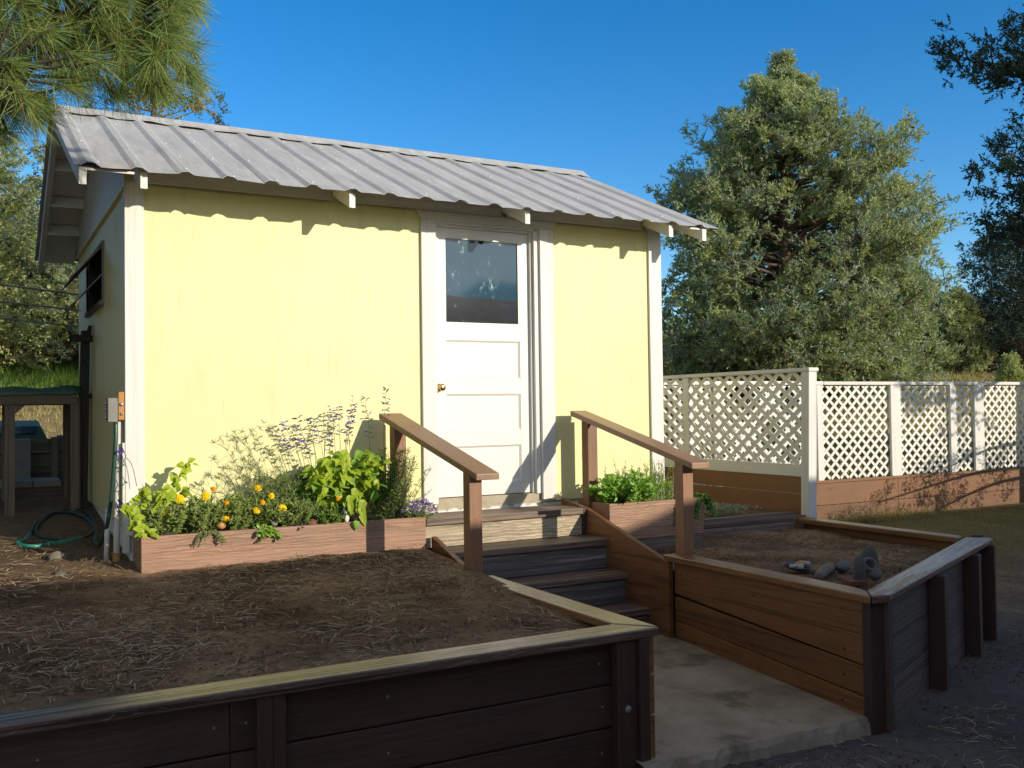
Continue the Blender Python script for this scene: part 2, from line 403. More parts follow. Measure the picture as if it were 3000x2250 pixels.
M['litter'] = leafmat('dry needle litter', (.13,.085,.05), (.33,.235,.145), 0., .8, .2, (.54,.42,.28))
M['debris'] = leafmat('dark bark crumbs', (.04,.025,.016), (.11,.072,.045), 0., .9, .1, (.28,.20,.13))

M['glass'] = None
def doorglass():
    m, nt, b = newmat('dusty sky tinted glass')
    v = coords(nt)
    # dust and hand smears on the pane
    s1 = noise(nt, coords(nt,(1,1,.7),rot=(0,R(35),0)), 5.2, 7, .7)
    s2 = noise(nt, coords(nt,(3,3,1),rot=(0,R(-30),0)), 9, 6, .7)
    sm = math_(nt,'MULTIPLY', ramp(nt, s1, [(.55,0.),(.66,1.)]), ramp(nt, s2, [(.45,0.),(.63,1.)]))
    k = mixc(nt, sm, ramp(nt, s1, [(.2,(.024,.066,.105)),(.8,(.036,.088,.132))]), (.35,.52,.60))  # bluish base colour paints in the reflected sky, under the smears
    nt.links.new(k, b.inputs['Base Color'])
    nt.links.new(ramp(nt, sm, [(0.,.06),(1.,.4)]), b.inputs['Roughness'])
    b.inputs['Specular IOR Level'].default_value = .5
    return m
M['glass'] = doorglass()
def bandmat():
    m, nt, b = newmat('dark pane band')
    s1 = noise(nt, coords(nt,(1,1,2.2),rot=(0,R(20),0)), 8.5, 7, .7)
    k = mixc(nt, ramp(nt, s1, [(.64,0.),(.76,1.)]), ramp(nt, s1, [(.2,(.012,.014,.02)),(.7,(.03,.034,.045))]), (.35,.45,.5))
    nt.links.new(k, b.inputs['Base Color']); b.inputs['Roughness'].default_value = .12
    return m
M['dark_band'] = bandmat()
M['brass'] = flat('polished brass', (.80,.58,.22), .18, 1.)
M['hole'] = flat('dark interior', (.012,.012,.013), .9)
M['pvc'] = flat('chipped white pipe', (.66,.63,.58), .45)
M['rusty'] = flat('rusty orange iron', (.44,.20,.05), .6, .1)
M['boxgrey'] = flat('grey outlet box', (.22,.21,.19), .6)
M['hose_g'] = flat('green garden hose', (.012,.055,.038), .35)
M['hose_t'] = flat('teal hose', (.02,.24,.17), .35)
M['tarp'] = flat('green tarpaulin', (.022,.10,.065), .45)
M['cinder'] = flat('grey painted masonry', (.26,.25,.245), .85)
M['cable'] = flat('grey service cable', (.25,.25,.26), .5)
M['rock_grey'] = flat('grey green stone', (.085,.085,.07), .85)
M['rock_pale'] = flat('pale weathered stone', (.15,.145,.135), .85)
M['shell_w'] = flat('white shell', (.42,.40,.38), .4)
M['shell_o'] = flat('orange shell', (.50,.27,.10), .5)
M['shell_d'] = flat('dark shell', (.10,.07,.06), .5)
M['drift'] = wood('driftwood', (.21,.17,.13), 'x','z', rough=.85, grain=.8)
M['redclay'] = flat('red clay tile', (.17,.055,.038), .7)
M['bark'] = wood('bark', (.16,.105,.075), 'z','x', rough=.9, grain=1., gscale=12, gcol=.5)
M['bark_dark'] = wood('dark bark', (.055,.042,.035), 'z','x', rough=.9, grain=1., gscale=12, gcol=.5)
M['stem'] = flat('green stem', (.14,.17,.05), .6)
M['stem_dark'] = flat('dark stem', (.05,.05,.035), .6)
M['stem_pale'] = flat('pale dry stem', (.30,.30,.16), .6)

# foliage materials
M['jun_a'] = leafmat('juniper light', (.33,.39,.19), (.48,.53,.28), .35, .6, .25)
M['jun_b'] = leafmat('juniper mid', (.25,.32,.16), (.38,.45,.24), .35, .6, .25)
M['jun_c'] = leafmat('juniper grey', (.30,.36,.26), (.43,.48,.36), .3, .6, .25)
M['jun_y'] = leafmat('juniper yellow', (.38,.40,.14), (.50,.51,.20), .35, .6, .25)
M['jun_d'] = leafmat('juniper dark with shade', (.03,.06,.045), (.06,.10,.065), .15, .6, .2)  # shade on the far right junipers is put into this dark colour
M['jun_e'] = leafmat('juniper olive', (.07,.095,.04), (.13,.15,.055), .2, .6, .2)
M['jun_r'] = leafmat('juniper rusty', (.26,.17,.04), (.36,.27,.08), .25, .6, .2)
M['pine_a'] = leafmat('pine needles', (.15,.25,.06), (.26,.35,.09), .3, .45, .4, (.34,.34,.12))
M['pine_b'] = leafmat('pine needles cool', (.10,.19,.07), (.20,.28,.11), .3, .45, .4)
M['pine_c'] = leafmat('dry pine needles', (.25,.15,.06), (.34,.22,.10), .2, .5, .4)
M['lime'] = leafmat('lime leaves', (.30,.42,.03), (.46,.56,.06), .35, .42, .4)
M['mid'] = leafmat('fresh green leaves', (.15,.34,.04), (.28,.47,.08), .35, .42, .4)
M['deep'] = leafmat('deep green leaves', (.07,.15,.035), (.15,.26,.06), .3, .5, .35)
M['mari'] = leafmat('marigold leaves', (.24,.37,.07), (.40,.52,.14), .5, .5, .3, (.50,.55,.20))
M['thyme'] = leafmat('thyme leaves', (.17,.21,.08), (.30,.34,.14), .3, .55, .3)
M['fen'] = leafmat('feathery leaves', (.18,.25,.10), (.32,.38,.16), .4, .55, .3)
M['heu'] = leafmat('dark purple leaves', (.045,.03,.03), (.10,.07,.06), .15, .5, .3)
M['pur'] = leafmat('fleshy leaves', (.13,.26,.03), (.25,.40,.06), .2, .3, .5)
M['silv'] = leafmat('silvery leaves', (.26,.30,.20), (.40,.43,.30), .15, .6, .3)
M['petal'] = leafmat('orange petals', (.95,.58,.01), (.98,.72,.03), .25, .6, .2)
M['petal_o'] = leafmat('deep orange petals', (.85,.33,.008), (.92,.46,.01), .25, .6, .2)
M['violet'] = leafmat('violet flowers', (.10,.055,.32), (.20,.11,.50), .3, .6, .2)
M['lilac'] = leafmat('lilac flowers', (.18,.13,.42), (.34,.25,.60), .3, .6, .2)
M['grass_d'] = leafmat('dry grass', (.30,.24,.10), (.46,.38,.18), .3, .6, .2, (.24,.26,.09))
M['grass_g'] = leafmat('green grass', (.13,.24,.035), (.27,.38,.07), .35, .55, .3)
M['grass_o'] = leafmat('short lawn grass', (.19,.17,.06), (.32,.28,.11), .3, .6, .2)
M['sage'] = leafmat('sagebrush', (.16,.18,.12), (.26,.27,.18), .15, .6, .2)

# ------------------------------------------------------------------ camera, sun, sky
cam = bpy.data.cameras.new('camera'); co = bpy.data.objects.new('camera', cam); COL.objects.link(co)
f, yaw, pitch, roll = 2860.8/3000, .50543, .025344, -.013726
fw = Vector((math.sin(yaw)*math.cos(pitch), math.cos(yaw)*math.cos(pitch), math.sin(pitch)))
r0 = Vector((math.cos(yaw), -math.sin(yaw), 0)); u0 = r0.cross(fw)
rt = r0*math.cos(roll)+u0*math.sin(roll); up = rt.cross(fw)
co.matrix_world = Matrix(((rt.x,up.x,-fw.x,0),(rt.y,up.y,-fw.y,0),(rt.z,up.z,-fw.z,1.65),(0,0,0,1)))
cam.sensor_width = 36; cam.lens = 36*f; cam.clip_end = 2000; cam.clip_start = .05
SC.camera = co

SUNV = Vector((.53,-1,.342)).normalized()            # towards the sun
sd = bpy.data.lights.new('sun','SUN'); sd.energy = 2.15; sd.angle = R(.53); sd.color = (1,.962,.895)
so = bpy.data.objects.new('sun', sd); COL.objects.link(so); so.location = (6,-8,8)
so.rotation_euler = (-SUNV).to_track_quat('-Z','Y').to_euler()
w = bpy.data.worlds.new('World'); SC.world = w; w.use_nodes = True
bg = w.node_tree.nodes['Background']
sky = w.node_tree.nodes.new('ShaderNodeTexSky'); sky.sky_type = 'NISHITA'; sky.sun_disc = False
sky.sun_elevation = math.asin(SUNV.z); sky.sun_rotation = math.atan2(SUNV.x, SUNV.y)
sky.altitude = 1300; sky.air_density = 1.0; sky.dust_density = .4; sky.ozone_density = 3.
hs_ = w.node_tree.nodes.new('ShaderNodeHueSaturation'); hs_.inputs['Hue'].default_value = .506; hs_.inputs['Value'].default_value = .74
# the sky is deepest blue away from the sun, pale and neutral on the sun's side and overhead
wt = w.node_tree; tc = wt.nodes.new('ShaderNodeTexCoord')
dn = wt.nodes.new('ShaderNodeVectorMath'); dn.operation = 'DOT_PRODUCT'; dn.inputs[1].default_value = (.22,.975,0); wt.links.new(tc.outputs['Generated'], dn.inputs[0])
sz = wt.nodes.new('ShaderNodeSeparateXYZ'); wt.links.new(tc.outputs['Generated'], sz.inputs[0])
m1 = wt.nodes.new('ShaderNodeMapRange'); m1.inputs['From Min'].default_value = -.15; m1.inputs['From Max'].default_value = .4; m1.inputs['To Min'].default_value = 0; m1.inputs['To Max'].default_value = 1; wt.links.new(dn.outputs['Value'], m1.inputs['Value'])
m2 = wt.nodes.new('ShaderNodeMapRange'); m2.inputs['From Min'].default_value = .5; m2.inputs['From Max'].default_value = .85; m2.inputs['To Min'].default_value = 1; m2.inputs['To Max'].default_value = 0; wt.links.new(sz.outputs[2], m2.inputs['Value'])
mm = wt.nodes.new('ShaderNodeMath'); mm.operation = 'MULTIPLY'; wt.links.new(m1.outputs[0], mm.inputs[0]); wt.links.new(m2.outputs[0], mm.inputs[1])
m3 = wt.nodes.new('ShaderNodeMapRange'); m3.inputs['To Min'].default_value = .74; m3.inputs['To Max'].default_value = 1.36; wt.links.new(mm.outputs[0], m3.inputs['Value']); wt.links.new(m3.outputs[0], hs_.inputs['Saturation'])
w.node_tree.links.new(sky.outputs[0], hs_.inputs['Color']); w.node_tree.links.new(hs_.outputs[0], bg.inputs[0]); bg.inputs[1].default_value = .15
SC.view_settings.view_transform = 'Standard'; SC.view_settings.look = 'None'; SC.view_settings.exposure = 1.0; SC.view_settings.gamma = 1
SC.view_settings.use_white_balance = True; SC.view_settings.white_balance_temperature = 7500; SC.view_settings.white_balance_tint = 8
SC.cycles.use_denoising = True
SC.cycles.max_bounces = 6; SC.cycles.diffuse_bounces = 4; SC.cycles.glossy_bounces = 3; SC.cycles.transmission_bounces = 4
SC.cycles.sample_clamp_indirect = 6
#@@GROUND

# ------------------------------------------------------------------ ground
def sstep(a, b, x):
    t = np.clip((x-a)/(b-a), 0, 1); return t*t*(3-2*t)
def H(x, y):
    x = np.asarray(x,float); y = np.asarray(y,float)
    left = np.interp(y, [3.8,6.2,6.3,9.5,15,30,34,60,400], [.535,.69,.70,.955,.97,2.75,3.1,6.2,16.])
    left = np.where(y < 3.84, -.08, left)
    right = np.interp(y, [-30,3.6,5,8.79,8.83,9.2,23,30,60,400], [-.08,-.085,-.09,.20,.62,.64,2.55,3.0,6.2,16.])
    right = np.where((x>5.0)&(x<6.62)&(y>6.4)&(y<8.8), .655, right)
    front = np.full_like(x, -.08)
    k = sstep(5., 9., x)
    far = np.where(y > 9.9, left*(1-k)+right*k, 0)
    z = np.where(x < 2.78, left, np.where(y < 6.45, right, np.where(x<5., left, right)))
    z = np.where((y > 9.9), far, z)
    z = z + .012*np.sin(3.1*x+1.3*y)*np.cos(2.3*y-.7*x)*np.where((x<2.7)&(y>3.84)|(y>8.9),1,.5)
    return z
def axis_lines(lo, hi, near0, near1, step, extra):
    a = list(np.arange(near0, near1, step))
    g = step; p = near0
    while p > lo: g *= 1.25; p -= g; a.append(p)
    g = step; p = near1
    while p < hi: g *= 1.2; p += g; a.append(p)
    return np.array(sorted(a+extra))
xs = axis_lines(-260, 330, -2., 14., .14, [2.76,2.80,4.99,5.01,6.60,6.64])
ys = axis_lines(-60, 420, 2.4, 11.2, .12, [3.82,3.86,6.44,6.46,8.78,8.84])
GX, GY = np.meshgrid(xs, ys, indexing='xy'); GZ = H(GX, GY)
V = np.stack([GX,GY,GZ],-1).reshape(-1,3); nx, ny = len(xs), len(ys)
I = np.arange(nx*ny).reshape(ny,nx)
F = np.stack([I[:-1,:-1],I[:-1,1:],I[1:,1:],I[1:,:-1]],-1).reshape(-1,4)
me = bpy.data.meshes.new('ground'); me.from_pydata(V.tolist(), [], F.tolist()); me.materials.append(M['ground'])
me.polygons.foreach_set('use_smooth', [True]*len(F)); me.update()
g = link('ground', me, None, (0,0,0)); g['kind'] = 'structure'

def sheet(name, poly, zf, mat, res=.07):
    """a filled polygon cut into a fine grid with height zf(x,y)"""
    bm = bmesh.new(); vs = [bm.verts.new((p[0],p[1],0)) for p in poly]; bm.faces.new(vs)
    x0,x1 = min(p[0] for p in poly), max(p[0] for p in poly); y0,y1 = min(p[1] for p in poly), max(p[1] for p in poly)
    for k in range(1, int((x1-x0)/res)):
        bmesh.ops.bisect_plane(bm, geom=bm.verts[:]+bm.edges[:]+bm.faces[:], plane_co=(x0+k*res,0,0), plane_no=(1,0,0))
    for k in range(1, int((y1-y0)/res)):
        bmesh.ops.bisect_plane(bm, geom=bm.verts[:]+bm.edges[:]+bm.faces[:], plane_co=(0,y0+k*res,0), plane_no=(0,1,0))
    for v in bm.verts: v.co.z = zf(v.co.x, v.co.y)
    bmesh.ops.recalc_face_normals(bm, faces=bm.faces[:])
    if sum(f_.normal.z for f_ in bm.faces) < 0: bmesh.ops.reverse_faces(bm, faces=bm.faces[:])
    for f_ in bm.faces: f_.smooth = True
    me = bpy.data.meshes.new(name); bm.to_mesh(me); bm.free(); me.materials.append(mat)
    o = link(name, me, None, (0,0,0)); o['kind'] = 'structure'; return o
def hb(x, y):   # soil inside the left bed
    return float(H(np.array([x]),np.array([y]))[0]) + .012 +.018*mnoise.noise((2.1*x,2.1*y,1.))+.012*mnoise.noise((7*x,7*y,4.))+.008*mnoise.noise((19*x,19*y,9.))-.022*max(0,1-abs(y-4.05)/.3)
sheet('bed_soil', [(-4,3.84),(2.72,3.84),(2.72,6.30),(-4,6.30)], hb, M['soil'], .055)
def hr(x, y): return .535+.022*mnoise.noise((2.5*x,2.5*y,3.))+.014*mnoise.noise((8*x,8*y,6.))+.008*mnoise.noise((20*x,20*y,2.))+.03*max(0,y-5.6)
sheet('bed_soil', [(4.18,3.72),(4.26,3.66),(6.50,4.72),(6.50,6.47),(4.18,6.47)], hr, M['soil'], .06)
# concrete path with a rough broken front lip
pm = MB(); n = 30
xsP = [2.70+(4.16-2.70)*i/n for i in range(n+1)]
rr = random.Random(3); fy = [3.69-.035*(x-2.7)+rr.uniform(-.012,.012) for x in xsP]
top = [(xsP[i],fy[i],0) for i in range(n+1)]; lip = [(xsP[i],fy[i]-.012+rr.uniform(-.012,.006),-.03) for i in range(n+1)]
bot = [(xsP[i],fy[i]-.02,-.12) for i in range(n+1)]; back = [(x,5.75,.118) for x in xsP]
vs = top+lip+bot+back; m_ = n+1
pm.add(vs, [(i,i+1,3*m_+i+1,3*m_+i) for i in range(n)]+[(m_+i,m_+i+1,i+1,i) for i in range(n)]+[(2*m_+i,2*m_+i+1,m_+i+1,m_+i) for i in range(n)])
pth = pm.build('path', M['concrete']); pth['kind'] = 'structure'

# ------------------------------------------------------------------ the yellow shed
shed = thing('shed', 'pale yellow plywood shed with white trim and ribbed metal roof', 'shed', (2.96,8.13,.9))
Yf, Yb, X0, X1 = 6.5626, 9.70, .855, 5.06
RS = .434                                    # roof slope
def zr(y): return 3.97-RS*abs(y-8.13)        # underside of the sheets
mb = MB()
seams = [X0, 1.478, 2.2545, 2.985]
for a, b in zip(seams[:-1], seams[1:]): mb.box(a+.0004, b-.0004, Yf, Yf+.018, .93, 3.21)
for a, b in ((3.892,4.517),(4.517,X1)): mb.box(a+.0004, b-.0004, Yf, Yf+.018, .93, 3.21)
mb.box(2.9862, 3.8908, Yf, Yf+.018, 3.058, 3.21)
mb.build('front_wall', M['ply'], shed)
mb = MB(); mb.box(X0+.02, 2.985, Yf+.0185, Yf+.06, .95, 3.19); mb.box(3.892, X1-.02, Yf+.0185, Yf+.06, .95, 3.19); mb.box(2.9852,3.8918,Yf+.0185,Yf+.06,3.06,3.19)
mb.build('wall_frame', M['hole'], shed)
# left side wall with the window opening
wy0, wy1, wz0, wz1 = 7.755, 8.86, 2.495, 2.915
mb = MB(); sy0 = Yf+.02
mb.box(X0, X0+.02, sy0, wy0, .93, 3.09); mb.box(X0, X0+.02, wy1, Yb, .93, 3.09)
mb.box(X0, X0+.02, wy0, wy1, .93, wz0); mb.box(X0, X0+.02, wy0, wy1, wz1, 3.09)
mb.build('side_wall', M['ply'], shed)
mb = MB()
mb.prism([(Yf+.001,3.092),(Yb,3.092),(Yb,zr(Yb)-.03),(8.13,3.93),(Yf+.001,zr(Yf)-.03)], 'x', X0-.012, X0+.02)
mb.build('gable_panel', M['white_x'], shed)
mb = MB(); mb.box(X0-.024, X0-.0005, Yf+.022, Yb, 3.075, 3.0915); mb.build('batten', M['ply'], shed)
mb = MB(); mb.box(X1-.02, X1, sy0, Yb, .93, 3.09)
mb.prism([(sy0,3.091),(Yb,3.091),(Yb,zr(Yb)-.03),(8.13,3.93),(sy0,zr(sy0)-.03)], 'x', X1-.02, X1)
mb.build('side_wall', M['ply'], shed)
mb = MB(); mb.box(X0+.021, X1-.021, Yb-.02, Yb, .93, 3.2); mb.build('back_wall', M['ply'], shed)
mb = MB(); mb.box(X0+.022, X1-.022, Yf+.20, Yf+.214, 1.0, 3.19); mb.build('inner_lining', M['hole'], shed)
mb = MB(); mb.box(X0+.018, X1-.018, Yf+.0125, Yb-.03, .45, .9295); mb.box(2.9, 3.93, Yf+.0122, Yf+.14, .93, .992)
mb.build('foundation', M['found'], shed)
# corner boards
for (a, b, z0) in ((.842,.958,.885),(4.940,5.066,.925)):
    mb = MB(); mb.box(a, b, Yf-.022, Yf-.0006, z0, 3.125)
    s = (a, X0-.0006) if a < 2 else (X1+.0006, b)
    mb.box(s[0], s[1], Yf, Yf+.085, z0, 3.07)
    mb.build('corner_board', M['white_z'], shed, bevel=.003)
# frieze board between the rafters
raf = [.905, 2.218, 3.565, 4.885]
mb = MB()
for a, b in zip([.958]+[x+.024 for x in raf[1:]], [x-.024 for x in raf[1:]]+[5.066]):
    if b-a > .05: mb.box(a, b, Yf-.034, Yf-.0232, 3.118, 3.262)
mb.box(.93,.958,Yf-.034,Yf-.0232,3.13,3.262)
mb.build('frieze_board', M['white_x'], shed, bevel=.002)
# rafters: sloping 2x4s with plumb-cut tails
def rafter(xc, wd, y_end, name='rafter'):
    for sgn in (-1, 1):
        ye = 8.13+sgn*(8.13-y_end)
        mb = MB()
        t0, t1 = zr(ye)-.022, 3.97-.022
        poly = [(ye,t0-.095),(ye,t0),(8.13,t1),(8.13,t1-.108)]
        if sgn > 0: poly = poly[::-1]
        mb.prism(poly, 'x', xc-wd/2, xc+wd/2); mb.build(name, M['white_y'], shed, bevel=.002)
for x in raf: rafter(x, .042, 6.17)
rafter(.563, .042, 6.14, 'barge_rafter'); rafter(5.20, .042, 6.14, 'barge_rafter')
for sgn in (-1, 1):
    for yy in (6.75, 7.15, 7.62, 7.98):
        y = 8.13+sgn*(8.13-yy)
        for a, b in ((.5845, X0-.013), (X1+.002, 5.1785)):
            mb = MB(); mb.box(a, b, y-.019, y+.019, zr(y)-.125, zr(y)-.036); mb.build('lookout', M['white_y'], shed)
    for a, b in ((.543,.85),(5.07,5.24)):
        mb = MB(); y0s, y1s = 8.13+sgn*.01, 8.13+sgn*1.97
        mb.hexa([(a,y0s,zr(y0s)-.034),(b,y0s,zr(y0s)-.034),(b,y1s,zr(y1s)-.034),(a,y1s,zr(y1s)-.034),
                 (a,y0s,zr(y0s)-.021),(b,y0s,zr(y0s)-.021),(b,y1s,zr(y1s)-.021),(a,y1s,zr(y1s)-.021)])
        mb.build('soffit_board', M['white_y'], shed)
# ribbed roof sheets
def ribx(x):
    ph = ((x-.605) % .2665)
    if ph > .13325: ph -= .2665
    a = abs(ph)
    z = .0195*(1-min(max((a-.020)/.030,0),1))
    q = abs(abs(ph)-.0); return z
mb = MB()
px = []
x = .515
cuts = [.515, 5.335]
k = -1
while True:
    c = .605+k*.2665; k += 1
    if c > 5.4: break
    for d in (-.1333, -.054, -.050, -.020, .020, .050, .054):
        if .515 < c+d < 5.335: cuts.append(c+d)
cuts = sorted(set(round(c,4) for c in cuts))
rr = random.Random(5)
jit = [rr.uniform(-.006,.006) for _ in cuts]; zj = [rr.uniform(-.004,.004) for _ in cuts]
for sgn in (-1, 1):
    vs = []; yl = [8.13, 7.6, 7.1, 6.6, 6.2, 6.118]
    for j, yy in enumerate(yl):
        for i, x in enumerate(cuts):
            y = 8.13+sgn*(8.13-yy-(jit[i] if j==len(yl)-1 else 0))
            vs.append((x, y, zr(y)+ribx(x)+(zj[i] if j>=len(yl)-2 else 0)+.002*math.sin(x*7+j*2.3)))
    m_ = len(cuts)
    fs = [(j*m_+i, j*m_+i+1, (j+1)*m_+i+1, (j+1)*m_+i) for j in range(len(yl)-1) for i in range(m_-1)]
    if sgn > 0: fs = [f_[::-1] for f_ in fs]
    mb.add(vs, [f_[::-1] for f_ in fs])
roof = mb.build('roof', M['metal'], shed)
sol = roof.modifiers.new('sheet','SOLIDIFY'); sol.thickness = .0022; sol.offset = 1
mb = MB(); m_ = 40
xsR = [.50+(5.34-.50)*i/m_ for i in range(m_+1)]; rr = random.Random(9)
vs = []
for sg, dy, dz in ((-1,.14,.012),(-1,.075,.016),(0,0,.034),(1,.075,.016),(1,.14,.012)):
    for i, x in enumerate(xsR):
        yy = 8.13+sg*dy; vs.append((x, yy, zr(yy)+dz+.012+rr.uniform(-.008,.008)*(abs(sg)*dy/.14)))
mb.add(vs, [(j*(m_+1)+i, j*(m_+1)+i+1, (j+1)*(m_+1)+i+1, (j+1)*(m_+1)+i) for j in range(4) for i in range(m_)])
rc = mb.build('ridge_cap', M['metal'], roof); sol = rc.modifiers.new('sheet','SOLIDIFY'); sol.thickness = .002
rr = random.Random(21); scr = None                      # screw heads
for k in range(18):
    for yy in (6.22, 6.75, 7.25, 7.75):
        if rr.random() < .88:
            x = .605+k*.2665+rr.uniform(-.01,.075); y = yy+rr.uniform(-.09,.09)
            z = zr(y)+ribx(x)
            if x > 5.3: continue
            if scr is None:
                mb = MB(); mb.lathe((x,y,z), [(.011,0),(.009,.006),(.0,.009)], 7, (0,-RS,1)); scr = mb.build('roof_screw', M['screw'], roof); sp0 = (x,y,z)
            else:
                o = scr.copy(); COL.objects.link(o); o.parent = roof; o.location = (x-sp0[0], y-sp0[1], z-sp0[2])
# door opening: jamb, casing, head
mb = MB()
mb.box(3.842, 3.8905, Yf-.001, Yf+.13, .990, 3.056); mb.box(2.9863, 3.003, Yf-.001, Yf+.13, .990, 3.056); mb.box(3.0031, 3.8419, Yf-.001, Yf+.13, 3.036, 3.056)
mb.build('door_jamb', M['white_z'], shed, bevel=.0015)
mb = MB(); mb.box(3.822, 3.8418, Yf+.028, Yf+.054, .994, 3.035); mb.box(3.0032, 3.8218, Yf+.028, Yf+.054, 3.018, 3.0355)
mb.build('door_stop', M['white_z'], shed, bevel=.0015)
for a, b, z0 in ((2.876,2.992,.960),(3.884,4.004,.944)):
    mb = MB(); mb.box(a, b, Yf-.026, Yf-.0008, z0, 3.052); mb.build('door_casing', M['white_z'], shed, bevel=.003)
mb = MB(); mb.prism([(2.878,3.0525),(4.002,3.0525),(4.040,3.1165),(2.840,3.1165)], 'y', Yf-.0262, Yf-.0008)
mb.build('door_head', M['white_x'], shed, bevel=.003)
# the door: stiles and rails round one glass pane and three flat panels
Yd = Yf+.056; dx0, dx1, dz0, dz1 = 3.0045, 3.8405, .998, 3.034
gx0, gx1, gz0, gz1 = 3.098, 3.738, 2.297, 2.952
pz = [(1.882,2.172),(1.488,1.766),(1.096,1.372)]
mb = MB(); d = .038
mb.box(dx0, gx0, Yd, Yd+d, dz0, dz1); mb.box(gx1, dx1, Yd, Yd+d, dz0, dz1)
rz = [(gz1,dz1),(pz[0][1],gz0),(pz[1][1],pz[0][0]),(pz[2][1],pz[1][0]),(dz0,pz[2][0])]
for a, b in rz: mb.box(gx0, gx1, Yd+.0004, Yd+d-.0004, a, b)
door = mb.build('door', M['door'], shed, bevel=.0015)
for a, b in pz:
    mb = MB(); mb.box(gx0+.001, gx1-.001, Yd+.014, Yd+.024, a, b)
    mb.build('door_panel', M['door'], door)
    mb = MB(); q = .014
    for (u0,u1,v0,v1) in ((gx0,gx1,b-q,b),(gx0,gx1,a,a+q)):
        mb.hexa([(u0,Yd+.0138,v0),(u1,Yd+.0138,v0),(u1,Yd+.0139,v0),(u0,Yd+.0139,v0),(u0,Yd+.0025,v1),(u1,Yd+.0025,v1),(u1,Yd+.0139,v1),(u0,Yd+.0139,v1)] if v1==b else
                [(u0,Yd+.0025,v0),(u1,Yd+.0025,v0),(u1,Yd+.0139,v0),(u0,Yd+.0139,v0),(u0,Yd+.0138,v1),(u1,Yd+.0138,v1),(u1,Yd+.0139,v1),(u0,Yd+.0139,v1)])
    for (u0,u1,s_) in ((gx0,gx0+q,0),(gx1-q,gx1,1)):
        ya, yb = (Yd+.0025, Yd+.0138) if s_==0 else (Yd+.0138, Yd+.0025)
        mb.hexa([(u0,ya,a),(u1,yb,a),(u1,Yd+.0139,a),(u0,Yd+.0139,a),(u0,ya,b),(u1,yb,b),(u1,Yd+.0139,b),(u0,Yd+.0139,b)])
    mb.build('panel_moulding', M['door'], door)
mb = MB(); zt = 2.497; rr = random.Random(4)
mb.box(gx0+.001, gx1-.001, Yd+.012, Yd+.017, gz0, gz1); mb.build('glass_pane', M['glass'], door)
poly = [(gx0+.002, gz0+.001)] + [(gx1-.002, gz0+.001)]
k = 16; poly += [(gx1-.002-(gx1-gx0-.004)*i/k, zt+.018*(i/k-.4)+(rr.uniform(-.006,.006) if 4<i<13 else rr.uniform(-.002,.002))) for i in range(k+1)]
mb = MB(); mb.prism(poly, 'y', Yd+.0095, Yd+.0115); mb.build('pane_band', M['dark_band'], door)  # dark uneven-topped band across the lower pane
mb = MB(); t = .013
mb.box(gx0, gx1, Yd+.002, Yd+.0118, gz1-t, gz1); mb.box(gx0, gx1, Yd+.002, Yd+.0094, gz0, gz0+t*.8)
mb.box(gx0, gx0+t*.8, Yd+.0022, Yd+.0093, gz0+t*.8, gz1-t); mb.box(gx1-t*.8, gx1, Yd+.0022, Yd+.0093, gz0+t*.8, gz1-t)
mb.build('glazing_bead', M['door'], door)
mb = MB(); mb.prism([(3.385,2.938),(3.40,2.918),(3.425,2.914),(3.44,2.936)], 'y', Yd+.006, Yd+.0112); mb.build('hook', M['hole'], door)
mb = MB(); c = (3.046, Yd, 1.815)
mb.lathe(c, [(.0,-.0005),(.031,-.0004),(.031,.006),(.024,.010),(.011,.013),(.011,.026),(.019,.031),(.027,.042),(.0275,.052),(.022,.060),(.010,.0625),(.0,.0615)], 22, (0,-1,0))
mb.build('door_knob', M['brass'], door)
# side window: dark opening with two top-hung flaps
mb = MB(); mb.box(X0+.006, X0+.017, wy0+.001, wy1-.001, wz0+.001, wz1-.001); win = mb.build('window', M['hole'], shed)
mb = MB()
mb.box(X0-.016, X0-.0006, wy0-.02, wy1+.02, wz1, wz1+.02); mb.box(X0-.016, X0-.0006, wy0-.02, wy0, wz0-.03, wz1-.001); mb.box(X0-.016, X0-.0006, wy1, wy1+.02, wz0-.03, wz1-.001)
mb.box(X0-.03, X0-.0006, wy0, wy1, wz0-.035, wz0-.001); mb.build('window_frame', M['cinder'], win)
for zt_, ang in ((wz1-.005, 40), (wz1-.215, 40)):
    L = .30; dx, dz = math.sin(R(ang))*L, math.cos(R(ang))*L
    mb = MB(); mb.hexa([(X0-.004-dx,wy0+.02,zt_-dz),(X0-.004-dx,wy1-.02,zt_-dz),(X0-.010-dx,wy1-.02,zt_-dz+.004),(X0-.010-dx,wy0+.02,zt_-dz+.004),
                        (X0+.004,wy0+.02,zt_),(X0+.004,wy1-.02,zt_),(X0-.006,wy1-.02,zt_+.004),(X0-.006,wy0+.02,zt_+.004)])
    mb.build('window_flap', M['cinder'], win)

